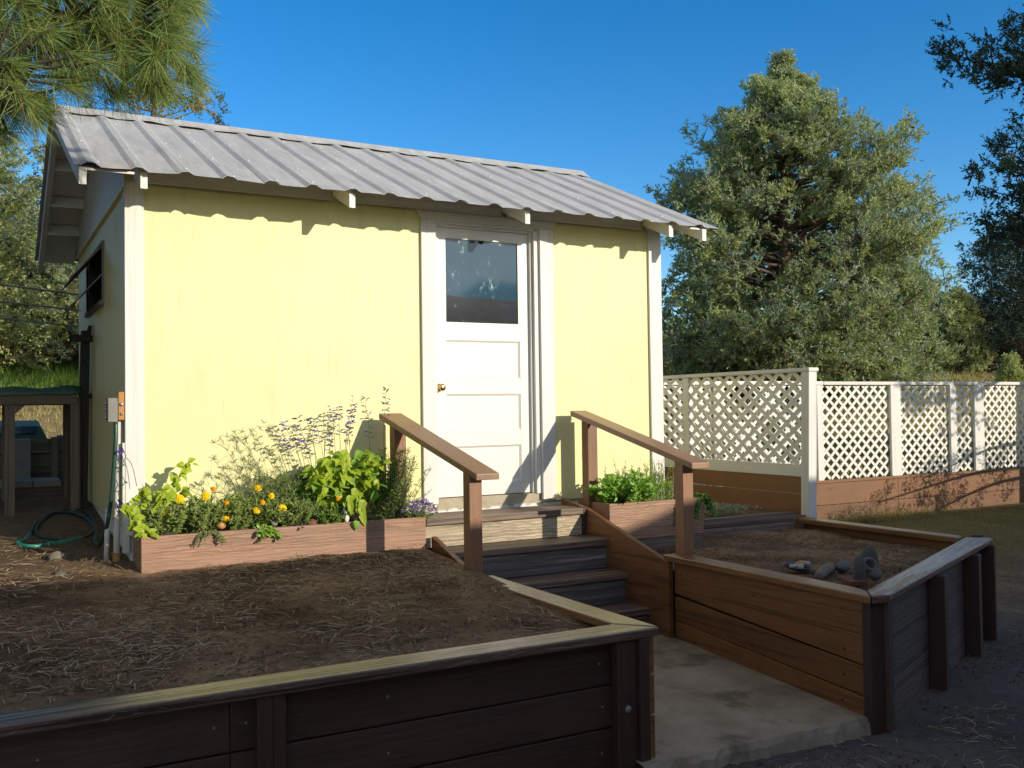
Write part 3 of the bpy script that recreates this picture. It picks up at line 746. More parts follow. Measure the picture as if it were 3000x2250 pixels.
# ------------------------------------------------------------------ steps
st = thing('wooden_steps', 'weathered wooden steps rising from concrete path to white door', 'steps', (3.45,5.9,.05))
ST = [(.897,.848,6.203,6.548,4.035,.69),(.69,.645,5.94,6.233,4.08,.475),(.475,.43,5.722,5.963,4.125,.26),(.26,.215,5.495,5.748,4.165,.06)]
for i, (zt_, zb, y0, y1, xr, zn) in enumerate(ST):
    xl = 2.742 if i == 0 else 2.822
    ym = (y0+y1)/2
    for a, b in ((y0, ym-.003), (ym+.003, y1)):
        mb = MB(); mb.box(xl, xr, a, b, zb, zt_); mb.build('tread', M['tread'], st, bevel=.006)
    mb = MB(); mb.box(xl, xr, y0+.03, y0+.062, zn+.002, zb-.003)
    mb.build('riser', M['riser_bare'] if i == 0 else M['riser_dark'], st, bevel=.003)
mb = MB(); mb.prism([(6.535,.945),(6.535,.05),(5.285,.02),(5.285,.598),(5.78,.752),(6.2,.888)], 'x', 4.066, 4.104)
strg = mb.build('stringer', M['brown_y'], st, bevel=.004)
# splay the right stringer slightly outward going down, as the treads widen
for v in strg.data.vertices:
    y = v.co.y+5.9; v.co.x += (6.5-y)*.055-.02
mb = MB(); mb.prism([(6.19,.778),(6.19,.35),(5.46,.2),(5.46,.585),(5.756,.652)], 'x', 2.772, 2.812); mb.build('stringer', M['brown_y'], st, bevel=.004)
mb = MB(); mb.box(4.0365, 4.058, 6.205, 6.27, .70, .893); mb.build('corner_block', M['dark_z'], st)

# ------------------------------------------------------------------ handrails
def handrail(label, a0, a1, lp, up_):
    t = thing('handrail', label, 'handrail', (lp[0],lp[1],lp[2]), 'handrails beside the steps')
    mb = MB(); (xa,ya,za,wa), (xb,yb,zb_,wb) = a0, a1; th = .042
    mb.hexa([(xa,ya,za-th),(xa+wa,ya,za-th),(xb+wb,yb,zb_-th),(xb,yb,zb_-th),(xa,ya,za),(xa+wa,ya,za),(xb+wb,yb,zb_),(xb,yb,zb_)])
    mb.build('rail', M['rail'], t, bevel=.006)
    for (x, y, z0) in (lp, up_):
        k = (y-ya)/(yb-ya); k2 = (y+.089-ya)/(yb-ya)
        zt1 = za+(zb_-za)*k-th-.001; zt2 = za+(zb_-za)*k2-th-.001
        mb = MB(); mb.hexa([(x,y,z0),(x+.089,y,z0),(x+.089,y+.089,z0),(x,y+.089,z0),(x,y,zt1),(x+.089,y,zt1),(x+.089,y+.089,zt2),(x,y+.089,zt2)])
        mb.build('post', M['brown_z'], t, bevel=.004)
    return t
handrail('brown handrail on left of the steps rising out of flowers', (2.722,5.39,1.250,.163), (2.488,6.43,1.632,.17), (2.700,5.445,.55), (2.572,6.35,.88))
handrail('brown handrail on right of the steps standing on bed wall', (4.200,5.13,1.272,.155), (4.083,6.45,1.630,.147), (4.211,5.24,.646), (4.176,6.345,.80))

# ------------------------------------------------------------------ retaining wall of the left bed
rw = thing('retaining_wall', 'dark stained board retaining wall in front with worn weathered cap', 'retaining wall', (2.76,3.78,-.08))
for k, (a, b) in enumerate(((-.12,.155),(.163,.352),(.358,.566))):
    for x0, x1 in ((-4.2,.86),(.862,2.72)):
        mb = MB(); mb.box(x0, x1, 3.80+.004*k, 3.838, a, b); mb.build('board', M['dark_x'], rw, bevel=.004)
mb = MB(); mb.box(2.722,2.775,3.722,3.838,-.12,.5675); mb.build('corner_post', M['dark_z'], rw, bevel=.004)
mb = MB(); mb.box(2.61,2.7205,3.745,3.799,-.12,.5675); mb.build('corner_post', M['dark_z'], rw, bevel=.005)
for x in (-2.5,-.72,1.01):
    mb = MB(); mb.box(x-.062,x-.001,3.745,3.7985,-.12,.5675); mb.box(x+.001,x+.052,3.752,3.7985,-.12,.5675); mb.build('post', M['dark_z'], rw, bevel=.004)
mb = MB(); mb.lathe((2.665,3.7449,.25), [(.017,0),(.017,.004),(.009,.009),(0,.01)], 10, (0,-1,0)); mb.build('bolt', M['boxgrey'], rw)
for k, (a, b) in enumerate(((-.05,.2),(.207,.39),(.396,.566))):
    mb = MB(); mb.box(2.776, 2.815, 3.74, 5.45, a, b); mb.build('side_board', M['brown_y'], rw, bevel=.004)
mb = MB(); mb.prism([(-4.3,3.725),(2.838,3.725),(2.69,3.895),(-4.3,3.872)], 'z', .5685, .612); mb.build('cap', M['cap_x'], rw, bevel=.007)
mb = MB(); mb.prism([(2.8405,3.728),(2.845,5.43),(2.70,5.43),(2.693,3.897)], 'z', .5685, .614); mb.build('cap', M['cap_y'], rw, bevel=.007)

# ------------------------------------------------------------------ raised bed on the right
rb = thing('raised_bed', 'brown board raised bed right of the path with peeling grey cap', 'raised bed', (4.2,3.63,-.05))
def qbox(mb, p, q, z0, z1, th):     # wall board in plan from p to q, thickness th to the left of p->q
    d = Vector((q[0]-p[0], q[1]-p[1])).normalized(); nn = Vector((-d.y, d.x))*th
    pts = [p, q, (q[0]+nn.x,q[1]+nn.y), (p[0]+nn.x,p[1]+nn.y)]
    return mb.hexa([(a,b,z0) for a,b in pts]+[(a,b,z1) for a,b in pts])
A = (4.152,5.275); B = (4.128,3.665)
for k, (a, b, da, db) in enumerate(((-.1,.10,.10,0),(.108,.262,.105,0),(.270,.428,.12,0),(.431,.604,.0,0))):
    mb = MB(); mb.hexa([(A[0],A[1],a+da),(A[0]+.038,A[1],a+da),(B[0]+.038,B[1],a),(B[0],B[1],a),
                        (A[0],A[1],(b+(.108 if k<3 else 0) if k<2 else (b+.005 if k==2 else b))),(A[0]+.038,A[1],(b+(.108 if k<3 else 0) if k<2 else (b+.005 if k==2 else b))),(B[0]+.038,B[1],b),(B[0],B[1],b)])
    mb.build('board', M['brown_y'], rb, bevel=.003)
Cn = (4.222,3.612); Dn = (6.52,4.668); dv = Vector((Dn[0]-Cn[0],Dn[1]-Cn[1])).normalized()
def along(t, off=0.):
    return (Cn[0]+dv.x*t+dv.y*off, Cn[1]+dv.y*t-dv.x*off)
LR = math.hypot(Dn[0]-Cn[0], Dn[1]-Cn[1])
mb = MB(); mb.prism([(4.126,3.6635),(4.135,3.617),(4.222,3.602),(4.235,3.67)], 'z', -.12, .6045); mb.build('corner_post', M['dark_z'], rb, bevel=.004)
for a, b in ((-.16,.15),(.155,.375),(.38,.6045)):
    mb = MB(); qbox(mb, along(.02), along(LR), a, b, .038); mb.build('board', M['bed_grey'], rb, bevel=.004)
for t in (.95, 1.93):
    mb = MB(); p, q = along(t,.10), along(t+.09,.10); qbox(mb, p, q, -.18, .6045, .098); mb.build('post', M['dark_z'], rb, bevel=.004)
mb = MB(); qbox(mb, along(.0,.03), along(.085,.03), -.12, .6045, .0295); mb.build('post', M['dark_z'], rb, bevel=.003)
mb = MB(); qbox(mb, along(LR-.06,.10), along(LR+.0,.10), -.16, .6045, .098); mb.build('post', M['dark_z'], rb, bevel=.003)
mb = MB(); mb.prism([(4.092,3.588),(4.205,3.70),(4.24,3.76),(4.238,5.36),(4.10,5.36),(4.098,3.588)][1:] if 0 else [(4.094,3.575),(4.212,3.705),(4.246,3.80),(4.258,5.345),(4.112,5.345)], 'z', .605, .646)
mb.build('cap', M['cap_brown'], rb, bevel=.006)
e0, e1 = along(.0,.075), along(LR+.03,.075); e2, e3 = along(LR-.02,-.10), along(.05,-.10)
mb = MB(); mb.prism([(4.101,3.571),(4.215,3.553),(4.262,3.578),e1,(e1[0]-.02,e1[1]+.06),e2,(4.218,3.7035)], 'z', .606, .650); mb.build('cap', M['cap_grey'], rb, bevel=.008)
mb = MB(); mb.box(6.49, 6.52, 4.80, 6.40, .2, .604); mb.build('board', M['brown_y'], rb, bevel=.004)
mb = MB(); mb.prism([(6.42,4.80),(6.545,4.84),(6.55,6.395),(6.41,6.40)], 'z', .605, .645); mb.build('cap', M['cap_brown'], rb, bevel=.006)
mb = MB(); mb.box(6.545,6.60,4.70,4.76,.585,.66); mb.build('cleat', M['dark_z'], rb, bevel=.004)

nail = None
for k, (y, z) in enumerate(((5.21,.52),(5.22,.33),(5.2,.16),(3.80,.545),(3.79,.33),(3.80,.19),(3.81,.05),(4.5,.50),(4.52,.20))):
    x = 4.128+(4.152-4.128)*(y-3.665)/1.61-.0005
    if nail is None:
        mb = MB(); mb.lathe((x,y,z), [(.0065,0),(.0065,.0012),(.004,.0016),(0,.0010)], 8, (-1,0,0)); nail = mb.build('nail', M['hole'], rb); n0 = (x,y,z)
    else:
        o = nail.copy(); COL.objects.link(o); o.parent = rb; o.location = (x-n0[0], y-n0[1], z-n0[2])
nail = None
for k, (x, z) in enumerate(((.80,.46),(.80,.24),(.92,.46),(.92,.25),(2.55,.46),(2.56,.26),(2.55,.05),(1.5,.47),(1.5,.24),(.2,.45))):
    y = (3.808 if z > .36 else 3.804 if z > .16 else 3.80)-.0005
    if nail is None:
        mb = MB(); mb.lathe((x,y,z), [(.0055,0),(.0055,.0012),(.003,.0016),(0,.0010)], 8, (0,-1,0)); nail = mb.build('nail', M['boxgrey'], rw); n0 = (x,y,z)
    else:
        o = nail.copy(); COL.objects.link(o); o.parent = rw; o.location = (x-n0[0], y-n0[1], z-n0[2])

# two timbers along the back of the bed
for (z0, z1, lab, x0, x1) in ((.545,.617,'grey timber lying under the other behind right bed',5.20,6.395),(.62,.697,'upper grey timber lying at the back of right bed',5.19,6.40)):
    mb = MB(); mb.box(x0, x1, 6.405+(z0-.545)*.1, 6.50, z0, z1)
    tag(mb.build('landscape_timber', M['timber'], loc=(5.8,6.45,z0), bevel=.006), lab, 'timber', 'timbers behind the right bed')

# ------------------------------------------------------------------ planter boxes
def planter(label, x0, x1, yf, zb, zt_, lower=None):
    t = thing('planter_box', label, 'planter', ((x0+x1)/2,(yf+6.53)/2,zb))
    mb = MB(); mb.box(x0, x1, yf, yf+.04, zb, zt_); mb.build('front_board', M['planter'], t, bevel=.004)
    for x in (x0, x1-.04):
        mb = MB(); mb.box(x, x+.0395, yf+.0405, 6.535, zb, zt_); mb.build('end_board', M['planter_y'], t, bevel=.004)
    mb = MB(); mb.box(x0+.04, x1-.041, 6.495, 6.534, zb, zt_-.01); mb.build('back_board', M['planter'], t)
    mb = MB(); m_ = 24; rr = random.Random(int(x0*10))
    vs = [(x0+.041+(x1-x0-.083)*i/m_, yf+.041+(6.494-yf-.041)*j/5, zt_-.045+rr.uniform(-.012,.012)) for j in range(6) for i in range(m_+1)]
    mb.add(vs, [(j*(m_+1)+i, j*(m_+1)+i+1, (j+1)*(m_+1)+i+1, (j+1)*(m_+1)+i) for j in range(5) for i in range(m_)], 0, True)
    mb.build('potting_soil', M['potsoil'], t)
    if lower:
        for a, b in lower:
            mb = MB(); mb.box(x0+.01, x1-.004, yf+.006, 6.53, a, b); mb.build('base_board', M['timber'], t, bevel=.004)
    return t
planter('long rough sawn brown planter of marigolds under yellow wall', .885, 2.738, 6.20, .672, .913)
planter('short brown planter box of mint beside right handrail', 4.20, 5.105, 6.10, .640, .922, [(.535,.636)])
#@@P3

# ------------------------------------------------------------------ lattice fences
def lattice(mb, P, u0, u1, z0, z1, pu, pz, wd, th, nrm_off):
    """crossing strips clipped to the rectangle; P(u,z,d) maps to world, d is depth"""
    import itertools
    def strip(sgn, layer):
        c = -80
        L = []
        k0 = int(math.floor((u0/pu)-(z1/pz)))-2; k1 = int(math.ceil((u1/pu)+(z1/pz)))+2
        for k in range(k0, k1+1):
            # line: u/pu - sgn*z/pz = k
            pts = []
            for z in (z0, z1):
                u = pu*(k+sgn*z/pz)
                pts.append((u, z))
            (ua, za), (ub, zb) = pts
            # clip in u
            def clip(p, q):
                (a, b), (c_, d_) = p, q
                t0, t1 = 0., 1.
                du = c_-a
                if abs(du) < 1e-9: return None
                for lim, s_ in ((u0,1),(u1,-1)):
                    fa, fb = s_*(a-lim), s_*(c_-lim)
                    if fa < 0 and fb < 0: return None
                    if fa < 0: t0 = max(t0, fa/(fa-fb))
                    if fb < 0: t1 = min(t1, fa/(fa-fb))
                if t1-t0 < 1e-4: return None
                return ((a+du*t0, b+(d_-b)*t0), (a+du*t1, b+(d_-b)*t1))
            r = clip((ua,za),(ub,zb))
            if r: L.append(r)
        for (a, b) in L:
            d = Vector((b[0]-a[0], b[1]-a[1])); 
            if d.length < .02: continue
            d.normalize(); n = Vector((-d.y, d.x))*wd/2
            d0, d1 = (0, th) if layer == 0 else (th+.0004, 2*th+.0004)
            q = [(a[0]+n.x,a[1]+n.y),(a[0]-n.x,a[1]-n.y),(b[0]-n.x,b[1]-n.y),(b[0]+n.x,b[1]+n.y)]
            mb.hexa([P(u,z,d0) for u,z in q]+[P(u,z,d1) for u,z in q])
    strip(1, 0); strip(-1, 1)

fa = thing('lattice_fence', 'shaded white lattice panel running back beside the shed wall', 'fence', (6.62,6.45,.62), 'white lattice fences')
mb = MB(); mb.hexa([(6.565,6.405,.60),(6.665,6.405,.60),(6.665,6.50,.60),(6.565,6.50,.60),(6.585,6.385,1.95),(6.685,6.385,1.95),(6.685,6.48,1.95),(6.585,6.48,1.95)])
mb.build('post', M['white_z'], fa, bevel=.006)
mb = MB(); mb.box(6.575, 6.70, 6.375, 8.745, 1.951, 1.985); mb.build('top_rail', M['white_y'], fa, bevel=.006)
mb = MB(); mb.box(6.60, 6.64, 6.501, 8.745, .995, 1.105); mb.build('bottom_rail', M['white_y'], fa, bevel=.004)
mb = MB(); mb.box(6.592, 6.66, 8.09, 8.18, 1.106, 1.95); mb.build('post', M['white_z'], fa, bevel=.004)
mb = MB()
lattice(mb, lambda u,z,d: (6.618+d,u,z), 6.501, 8.089, 1.106, 1.95, .172, .135, .041, .008, 0)
lattice(mb, lambda u,z,d: (6.618+d,u,z), 8.181, 8.745, 1.106, 1.95, .172, .135, .041, .008, 0)
mb.build('lattice_panel', M['lattice'], fa)
for a, b in ((.55,.835),(.84,.994)):
    mb = MB(); mb.box(6.606, 6.645, 6.501, 8.745, a, b); mb.build('board', M['fence_brown_y'], fa, bevel=.003)

fb = thing('lattice_fence', 'long sunlit white lattice fence on brown boards across the yard', 'fence', (12.,8.82,.2), 'white lattice fences')
mb = MB(); mb.box(5.6, 9.30, 8.775, 8.90, 1.895, 1.94); mb.build('top_rail', M['white_x'], fb, bevel=.006)
mb = MB(); mb.box(9.303, 21, 8.770, 8.90, 1.893, 1.937); mb.build('top_rail', M['white_x'], fb, bevel=.006)
ps = [(7.53,.10),(9.17,.10),(10.50,.19),(11.68,.125),(12.19,.20),(13.75,.12),(15.2,.19),(17.2,.12),(19.2,.19)]
for x, w_ in ps:
    mb = MB(); mb.box(x, x+w_, 8.765, 8.80, .705, 1.892); mb.build('post', M['white_z'], fb, bevel=.004)
mb = MB(); prev = 5.7
for x, w_ in ps+[(21,0)]:
    lattice(mb, lambda u,z,d: (u,8.812+d,z), prev, x, .715, 1.892, .160, .142, .037, .007, 0); prev = x+w_
mb.build('lattice_panel', M['lattice'], fb)
zz = [(.08,.395),(.40,.664),(.669,.705)]
for k, (a, b) in enumerate(zz):
    cuts_ = [5.6,10.62,14.9,21] if k < 2 else [5.6,12.1,21]
    for x0, x1 in zip(cuts_[:-1], cuts_[1:]):
        mb = MB(); mb.box(x0+.002, x1-.002, 8.78 if k<2 else 8.772, 8.806, a, b); mb.build('board', M['fence_brown'], fb, bevel=.003)

# ------------------------------------------------------------------ left yard: pipes, hose, bench
ut = thing('standpipe', 'chipped white pipe with grey outlet box and rusty bracket by corner', 'pipe', (.81,6.50,.7))
yp = 6.60
mb = MB(); mb.tube([(.795,yp,.66),(.798,yp,.95),(.806,yp,1.3),(.813,yp,1.62)], .0195, 12); mb.build('pipe', M['pvc'], ut)
mb = MB(); mb.tube([(.797,yp,.60),(.797,yp,.78)], .026, 10); mb.build('pipe_foot', M['rusty'], ut)
mb = MB(); mb.box(.742, .802, yp-.045, yp+.04, 1.60, 1.752); mb.build('outlet_box', M['boxgrey'], ut, bevel=.006)
for z in (1.63,1.68,1.72):
    mb = MB(); mb.lathe((.742,yp-.01,z), [(.012,0),(.012,.012),(.006,.016),(0,.017)], 8, (-1,0,0)); mb.build('box_knockout', M['boxgrey'], ut)
mb = MB(); mb.box(.803, .842, yp-.05, yp-.042, 1.612, 1.79); mb.box(.8335, .842, yp-.0415, yp+.02, 1.612, 1.79); mb.box(.803, .833, yp-.0415, yp+.02, 1.775, 1.79); mb.box(.803, .833, yp-.0415, yp+.02, 1.612, 1.63)
mb.build('bracket', M['rusty'], ut, bevel=.004)
mb = MB(); mb.lathe((.822,yp-.05,1.712), [(.013,0),(.013,.006),(.008,.011),(0,.012)], 10, (0,-1,0)); mb.build('bolt', M['galv'], ut); mb = MB(); mb.lathe((.822,yp-.05,1.652), [(.01,0),(.01,.006),(0,.009)], 10, (0,-1,0)); mb.build('bolt', M['galv'], ut)
mb = MB(); mb.box(.826, .866, yp-.055, yp-.051, .78, 1.47); mb.box(.826,.830,yp-.0505,yp-.02,.78,1.47)
su = tag(mb.build('metal_strut', M['pvc'], loc=(.845,yp-.05,.78)), 'thin white metal strip leaning beside the white pipe at shed corner', 'metal strip')
mb = MB(); mb.tube([(.738,yp+.02,.70),(.742,yp+.02,.88),(.748,yp+.02,1.055)], .016, 10)
tag(mb.build('pipe_stub', M['pvc'], loc=(.742,yp,.70)), 'short dirty white pipe stub left of taller standpipe', 'pipe')
mb = MB()
hose = [(.789,6.56,1.60),(.786,6.545,1.48),(.770,6.54,1.25),(.752,6.56,1.05),(.735,6.65,.90),(.72,6.85,.80),(.73,7.2,.795),(.78,7.6,.815),(.80,8.05,.85),(.77,8.45,.885),(.66,8.58,.893),(.52,8.35,.875),(.42,7.95,.845),(.40,7.62,.815),(.45,7.45,.80),(.58,7.33,.795),(.70,7.42,.80),(.78,7.75,.83),(.74,8.2,.87),(.60,8.45,.89),(.46,8.2,.87),(.39,7.9,.845),(.36,7.66,.82)]
def smooth(pts, k=4):
    P = [Vector(p) for p in pts]; out = []
    for i in range(len(P)-1):
        p0, p1, p2, p3 = P[max(i-1,0)], P[i], P[i+1], P[min(i+2,len(P)-1)]
        for j in range(k):
            t = j/k
            out.append(.5*((2*p1)+(p2-p0)*t+(2*p0-5*p1+4*p2-p3)*t*t+(3*p1-p0-3*p2+p3)*t**3))
    out.append(P[-1]); return out
gh = thing('garden_hose', 'green garden hose hanging from pipe and coiled on the ground', 'hose', (.6,8,.85))
mb.tube(smooth(hose), .0125, 8); mb.build('hose', M['hose_g'], gh)
mb = MB(); mb.tube(smooth([(.36,7.66,.82),(.31,7.45,.80),(.262,7.34,.796),(.30,7.24,.79),(.36,7.19,.786),(.48,7.25,.79),(.60,7.30,.795),(.66,7.36,.80)]), .0145, 8); mb.build('hose_end', M['hose_t'], gh)
vn = thing('climbing_vine', 'thin climbing vine with violet flowers twining up the white pipe', 'vine', (.82,6.54,.9))
mb = MB(); vp = [(.86+.0,6.50,.93)]
vpts = smooth([(.90,6.44,.92),(.86,6.50,1.0),(.82,6.53,1.08),(.80,6.53,1.16),(.835,6.52,1.23),(.80,6.53,1.30),(.84,6.52,1.38),(.815,6.52,1.45)])
mb.tube(vpts, .0022, 5); mb.tube(smooth([(.84,6.52,1.38),(.865,6.50,1.35),(.885,6.49,1.29),(.90,6.48,1.20)]), .002, 5); mb.build('stem', M['stem_dark'], vn)
for p in ((.81,6.50,1.42),(.795,6.50,1.06),(.80,6.50,1.10)):
    fbv = FB(); n = 9; A_ = nrm(RNG.normal(size=(n,3))+np.array([0,-.6,.1])); fbv.blades(np.tile(p,(n,1)), A_, .03, .014); fbv.build('flower', M['violet'], vn)
fbv = FB(); Pv = np.array([vpts[i] for i in range(2,len(vpts),2)]); n=len(Pv); fbv.leaves(Pv, nrm(RNG.normal(size=(n,3))), RNG.normal(size=(n,3))+[0,-1,1], .022, .014); fbv.build('foliage', M['deep'], vn)

# rustic arbour post against the side wall, potting bench with tarp, garden boxes
ar = thing('arbor_post', 'dark rustic upright post with short cross arm by side wall', 'post', (.79,8.6,.88))
mb = MB(); mb.hexa([(.735,8.56,.86),(.815,8.56,.86),(.815,8.65,.86),(.735,8.65,.86),(.775,8.56,2.33),(.84,8.56,2.33),(.84,8.65,2.33),(.775,8.65,2.33)]); mb.build('post', M['rust_z'], ar, bevel=.008)
mb = MB(); mb.box(.682, .853, 8.51, 8.559, 2.235, 2.29); mb.build('cross_arm', M['rust_z'], ar, bevel=.006)
mb = MB(); mb.hexa([(.80,8.52,2.29),(.84,8.52,2.29),(.84,8.555,2.29),(.80,8.555,2.29),(.825,8.52,2.37),(.85,8.52,2.37),(.85,8.555,2.37),(.825,8.555,2.37)]); mb.build('peg', M['rust_z'], ar)
mb = MB(); mb.box(.816, .853, 8.58, 8.62, 1.78, 1.82); mb.build('bracket', M['rust_z'], ar)
be = thing('potting_bench', 'old grey wooden potting bench under a green tarpaulin', 'bench', (.3,8.8,.9))
for x, y in ((.222,8.53),(.69,8.53),(.222,9.25),(.69,9.25)):
    mb = MB(); mb.box(x, x+.072, y, y+.045, .84, 1.79); mb.build('leg', M['bench_z'], be, bevel=.004)
for x in (-.8,):
    for y in (8.53,9.25):
        mb = MB(); mb.box(x, x+.072, y, y+.045, .84, 1.79); mb.build('leg', M['bench_z'], be, bevel=.004)
mb = MB(); mb.box(-.9, .735, 8.504, 8.529, 1.735, 1.812); mb.build('apron', M['rust_x'], be, bevel=.004)
mb = MB(); mb.box(-.9, .735, 9.298, 9.32, 1.735, 1.812); mb.build('apron', M['rust_x'], be, bevel=.004)
mb = MB(); mb.prism([(.296,1.66),(.37,1.7345),(.296,1.7345)], 'y', 8.532, 8.57); mb.build('corner_brace', M['rust_x'], be)
mb = MB(); mb.box(-.92, .738, 8.50, 9.33, 1.8125, 1.832); mb.build('bench_top', M['rust_x'], be)
mb = MB(); m_, n_ = 30, 10; rr = random.Random(2)
vs = []
for j in range(n_+1):
    for i in range(m_+1):
        x = -.95+1.71*i/m_; y = 8.46+.9*j/n_
        z = 1.845+.030*(i/m_)+.012*math.sin(i*.9+j)*math.sin(j*1.3)+rr.uniform(-.004,.004)
        if j == 0: z -= .055; y = 8.488
        vs.append((x,y,z))
mb.add(vs, [(j*(m_+1)+i, j*(m_+1)+i+1, (j+1)*(m_+1)+i+1, (j+1)*(m_+1)+i) for j in range(n_) for i in range(m_)], 0, True)
ta = tag(mb.build('tarpaulin', M['tarp'], loc=(0,8.9,1.84)), 'green tarpaulin laid over the top of the potting bench', 'tarpaulin')
sl = ta.modifiers.new('cloth','SOLIDIFY'); sl.thickness = .006
gb = thing('garden_box', 'weathered tall wooden garden box behind the potting bench', 'garden box', (.2,10.6,.9))
for k in range(4):
    mb = MB(); mb.box(-.75, .80, 10.40, 10.44, .93+.125*k, 1.047+.125*k); mb.build('board', M['rust_x'], gb, bevel=.004)
mb = MB(); mb.box(.80, .84, 10.38, 11.6, .9, 1.435); mb.build('end_panel', M['rust_x'], gb)
mb = MB(); mb.box(.665, .735, 10.36, 10.399, .9, 1.44); mb.build('post', M['bench_z'], gb, bevel=.004)
mb = MB(); mb.box(-.74, .79, 10.45, 11.58, 1.36, 1.39); mb.build('soil', M['potsoil'], gb)
gc = thing('cold_frame', 'dark green sloping cold frame on the garden box', 'cold frame', (.2,10.9,1.44))
mb = MB(); mb.hexa([(-.7,10.47,1.395),(.655,10.47,1.395),(.655,11.0,1.395),(-.7,11.0,1.395),(-.7,10.55,1.545),(.585,10.55,1.545),(.585,11.0,1.6),(-.7,11.0,1.6)]); mb.build('frame', M['tarp'], gc, bevel=.006)
mb = MB(); mb.hexa([(-.6,10.505,1.548-.075),(.55,10.505,1.548-.075),(.55,10.54,1.54),(-.6,10.54,1.54),(-.6,10.495,1.548-.07),(.55,10.495,1.548-.07),(.55,10.532,1.545),(-.6,10.532,1.545)]); mb.build('front_pane', M['glass'], gc)
sb = thing('masonry_step', 'low grey painted masonry step behind the bench legs', 'step', (.4,9.7,.95))
mb = MB(); mb.box(-.35, .47, 9.62, 10.05, .94, 1.075); mb.build('block', M['cinder'], sb, bevel=.008)
mb = MB(); mb.box(.475, .70, 9.62, 10.05, .94, 1.07); mb.build('block', M['cinder'], sb, bevel=.008)
mb = MB(); mb.box(-.36, .71, 9.58, 9.619, .93, 1.02); mb.build('board', M['rust_x'], sb, bevel=.004)
mb = MB(); mb.box(.27, .475, 10.06, 10.30, .93, 1.43); tag(mb.build('masonry_pillar', M['cinder'], loc=(.37,10.2,.93), bevel=.008), 'grey painted masonry pillar standing behind the low step', 'pillar')

# service cables that reach the shed's back corner from the left
for k, (z, nm) in enumerate(((2.75,'topmost'),(2.605,'middle'),(2.46,'lowest'))):
    p0 = Vector((-9.,12.5,z+1.65-.12*k)); p1 = Vector((.95,9.73,z-.01)); pts = []
    for i in range(15):
        t = i/14; p = p0.lerp(p1, t); p.z -= .22*math.sin(math.pi*t)*.5; pts.append(p)
    mb = MB(); mb.tube(pts, .0085, 6)
    tag(mb.build('service_cable', M['cable'], loc=tuple(p1)), '%s of three grey cables reaching the shed from the left'%nm, 'cable', 'grey service cables')

# ------------------------------------------------------------------ stones and shells in the right bed
mb = MB(); mb.lump((4.735,4.215,.632), .062, .035, .095, 4, .05, 18, 14, rot=.4, sq=.62)
tag(mb.build('stone', M['rock_grey'], loc=(4.735,4.215,.55)), 'smooth grey stone standing upright by the bed corner', 'stone')
mb = MB(); c = (4.875,4.235,.575)
mb.lathe((4.87,4.26,.645), [(.0,-.06),(.03,-.055),(.046,-.036),(.054,-.0),(.050,.024),(.040,.036),(.030,.030),(.027,.0),(.020,-.024),(0,-.03)], 16, (-.30,-.72,.55))
mb.lump((4.875,4.22,.60), .045,.038,.042, 6, .16, rot=.4)
tag(mb.build('hollow_stone', M['rock_pale'], loc=c), 'pale hollow stone beside the upright grey stone', 'stone')
mb = MB(); mb.lump((4.98,4.36,.64), .055,.05,.09, 9, .25); tag(mb.build('stone', M['rock_grey'], loc=(5.0,4.36,.56)), 'rough dark stone behind the pale hollow stone', 'stone')
mb = MB(); mb.tube(smooth([(4.60,4.42,.575),(4.72,4.50,.585),(4.86,4.58,.588),(4.93,4.62,.58)]), [.03]*4+[.036]*5+[.034]*4, 9)
tag(mb.build('driftwood_log', M['drift'], loc=(4.75,4.5,.56)), 'short grey driftwood log lying on bed soil near the stones', 'log')
mb = MB(); mb.lump((5.02,4.60,.582), .10,.045,.04, 12, .12, rot=.6); tag(mb.build('stone', M['rock_pale'], loc=(5.02,4.6,.56)), 'long pale stone lying behind the driftwood log', 'stone')
mb = MB(); mb.hexa([(4.60,4.17,.56),(4.70,4.12,.56),(4.80,4.30,.56),(4.70,4.36,.56),(4.60,4.17,.588),(4.70,4.12,.588),(4.80,4.30,.588),(4.70,4.36,.588)])
tag(mb.build('clay_tile', M['redclay'], loc=(4.7,4.24,.56), bevel=.004), 'red clay tile lying flat at foot of grey stone', 'tile')
sh = thing('shell_dish', 'open shell dish holding small pale and orange shells', 'shell dish', (4.79,4.80,.555))
mb = MB(); mb.lathe((4.79,4.79,.558), [(.0,.002),(.06,.003),(.09,.014),(.108,.026),(.105,.028),(.085,.018),(.05,.009),(0,.007)], 20, (.05,-.1,1)); mb.build('dish', M['shell_d'], sh)
for (dx, dy, dz, a, b, c_, mt, sd_) in ((-.06,-.03,.045,.045,.03,.024,'shell_w',1),(-.01,-.05,.042,.04,.03,.02,'shell_w',2),(.04,-.01,.055,.045,.035,.032,'shell_o',3),(-.03,.03,.056,.05,.025,.028,'shell_d',4),(.09,-.02,.05,.022,.03,.03,'shell_w',5)):
    mb = MB(); mb.lump((4.79+dx*.85,4.79+dy*.85,.552+dz*.75), a*.8, b*.8, c_*.7, sd_, .25); mb.build('shell', M[mt], sh)
#@@P4

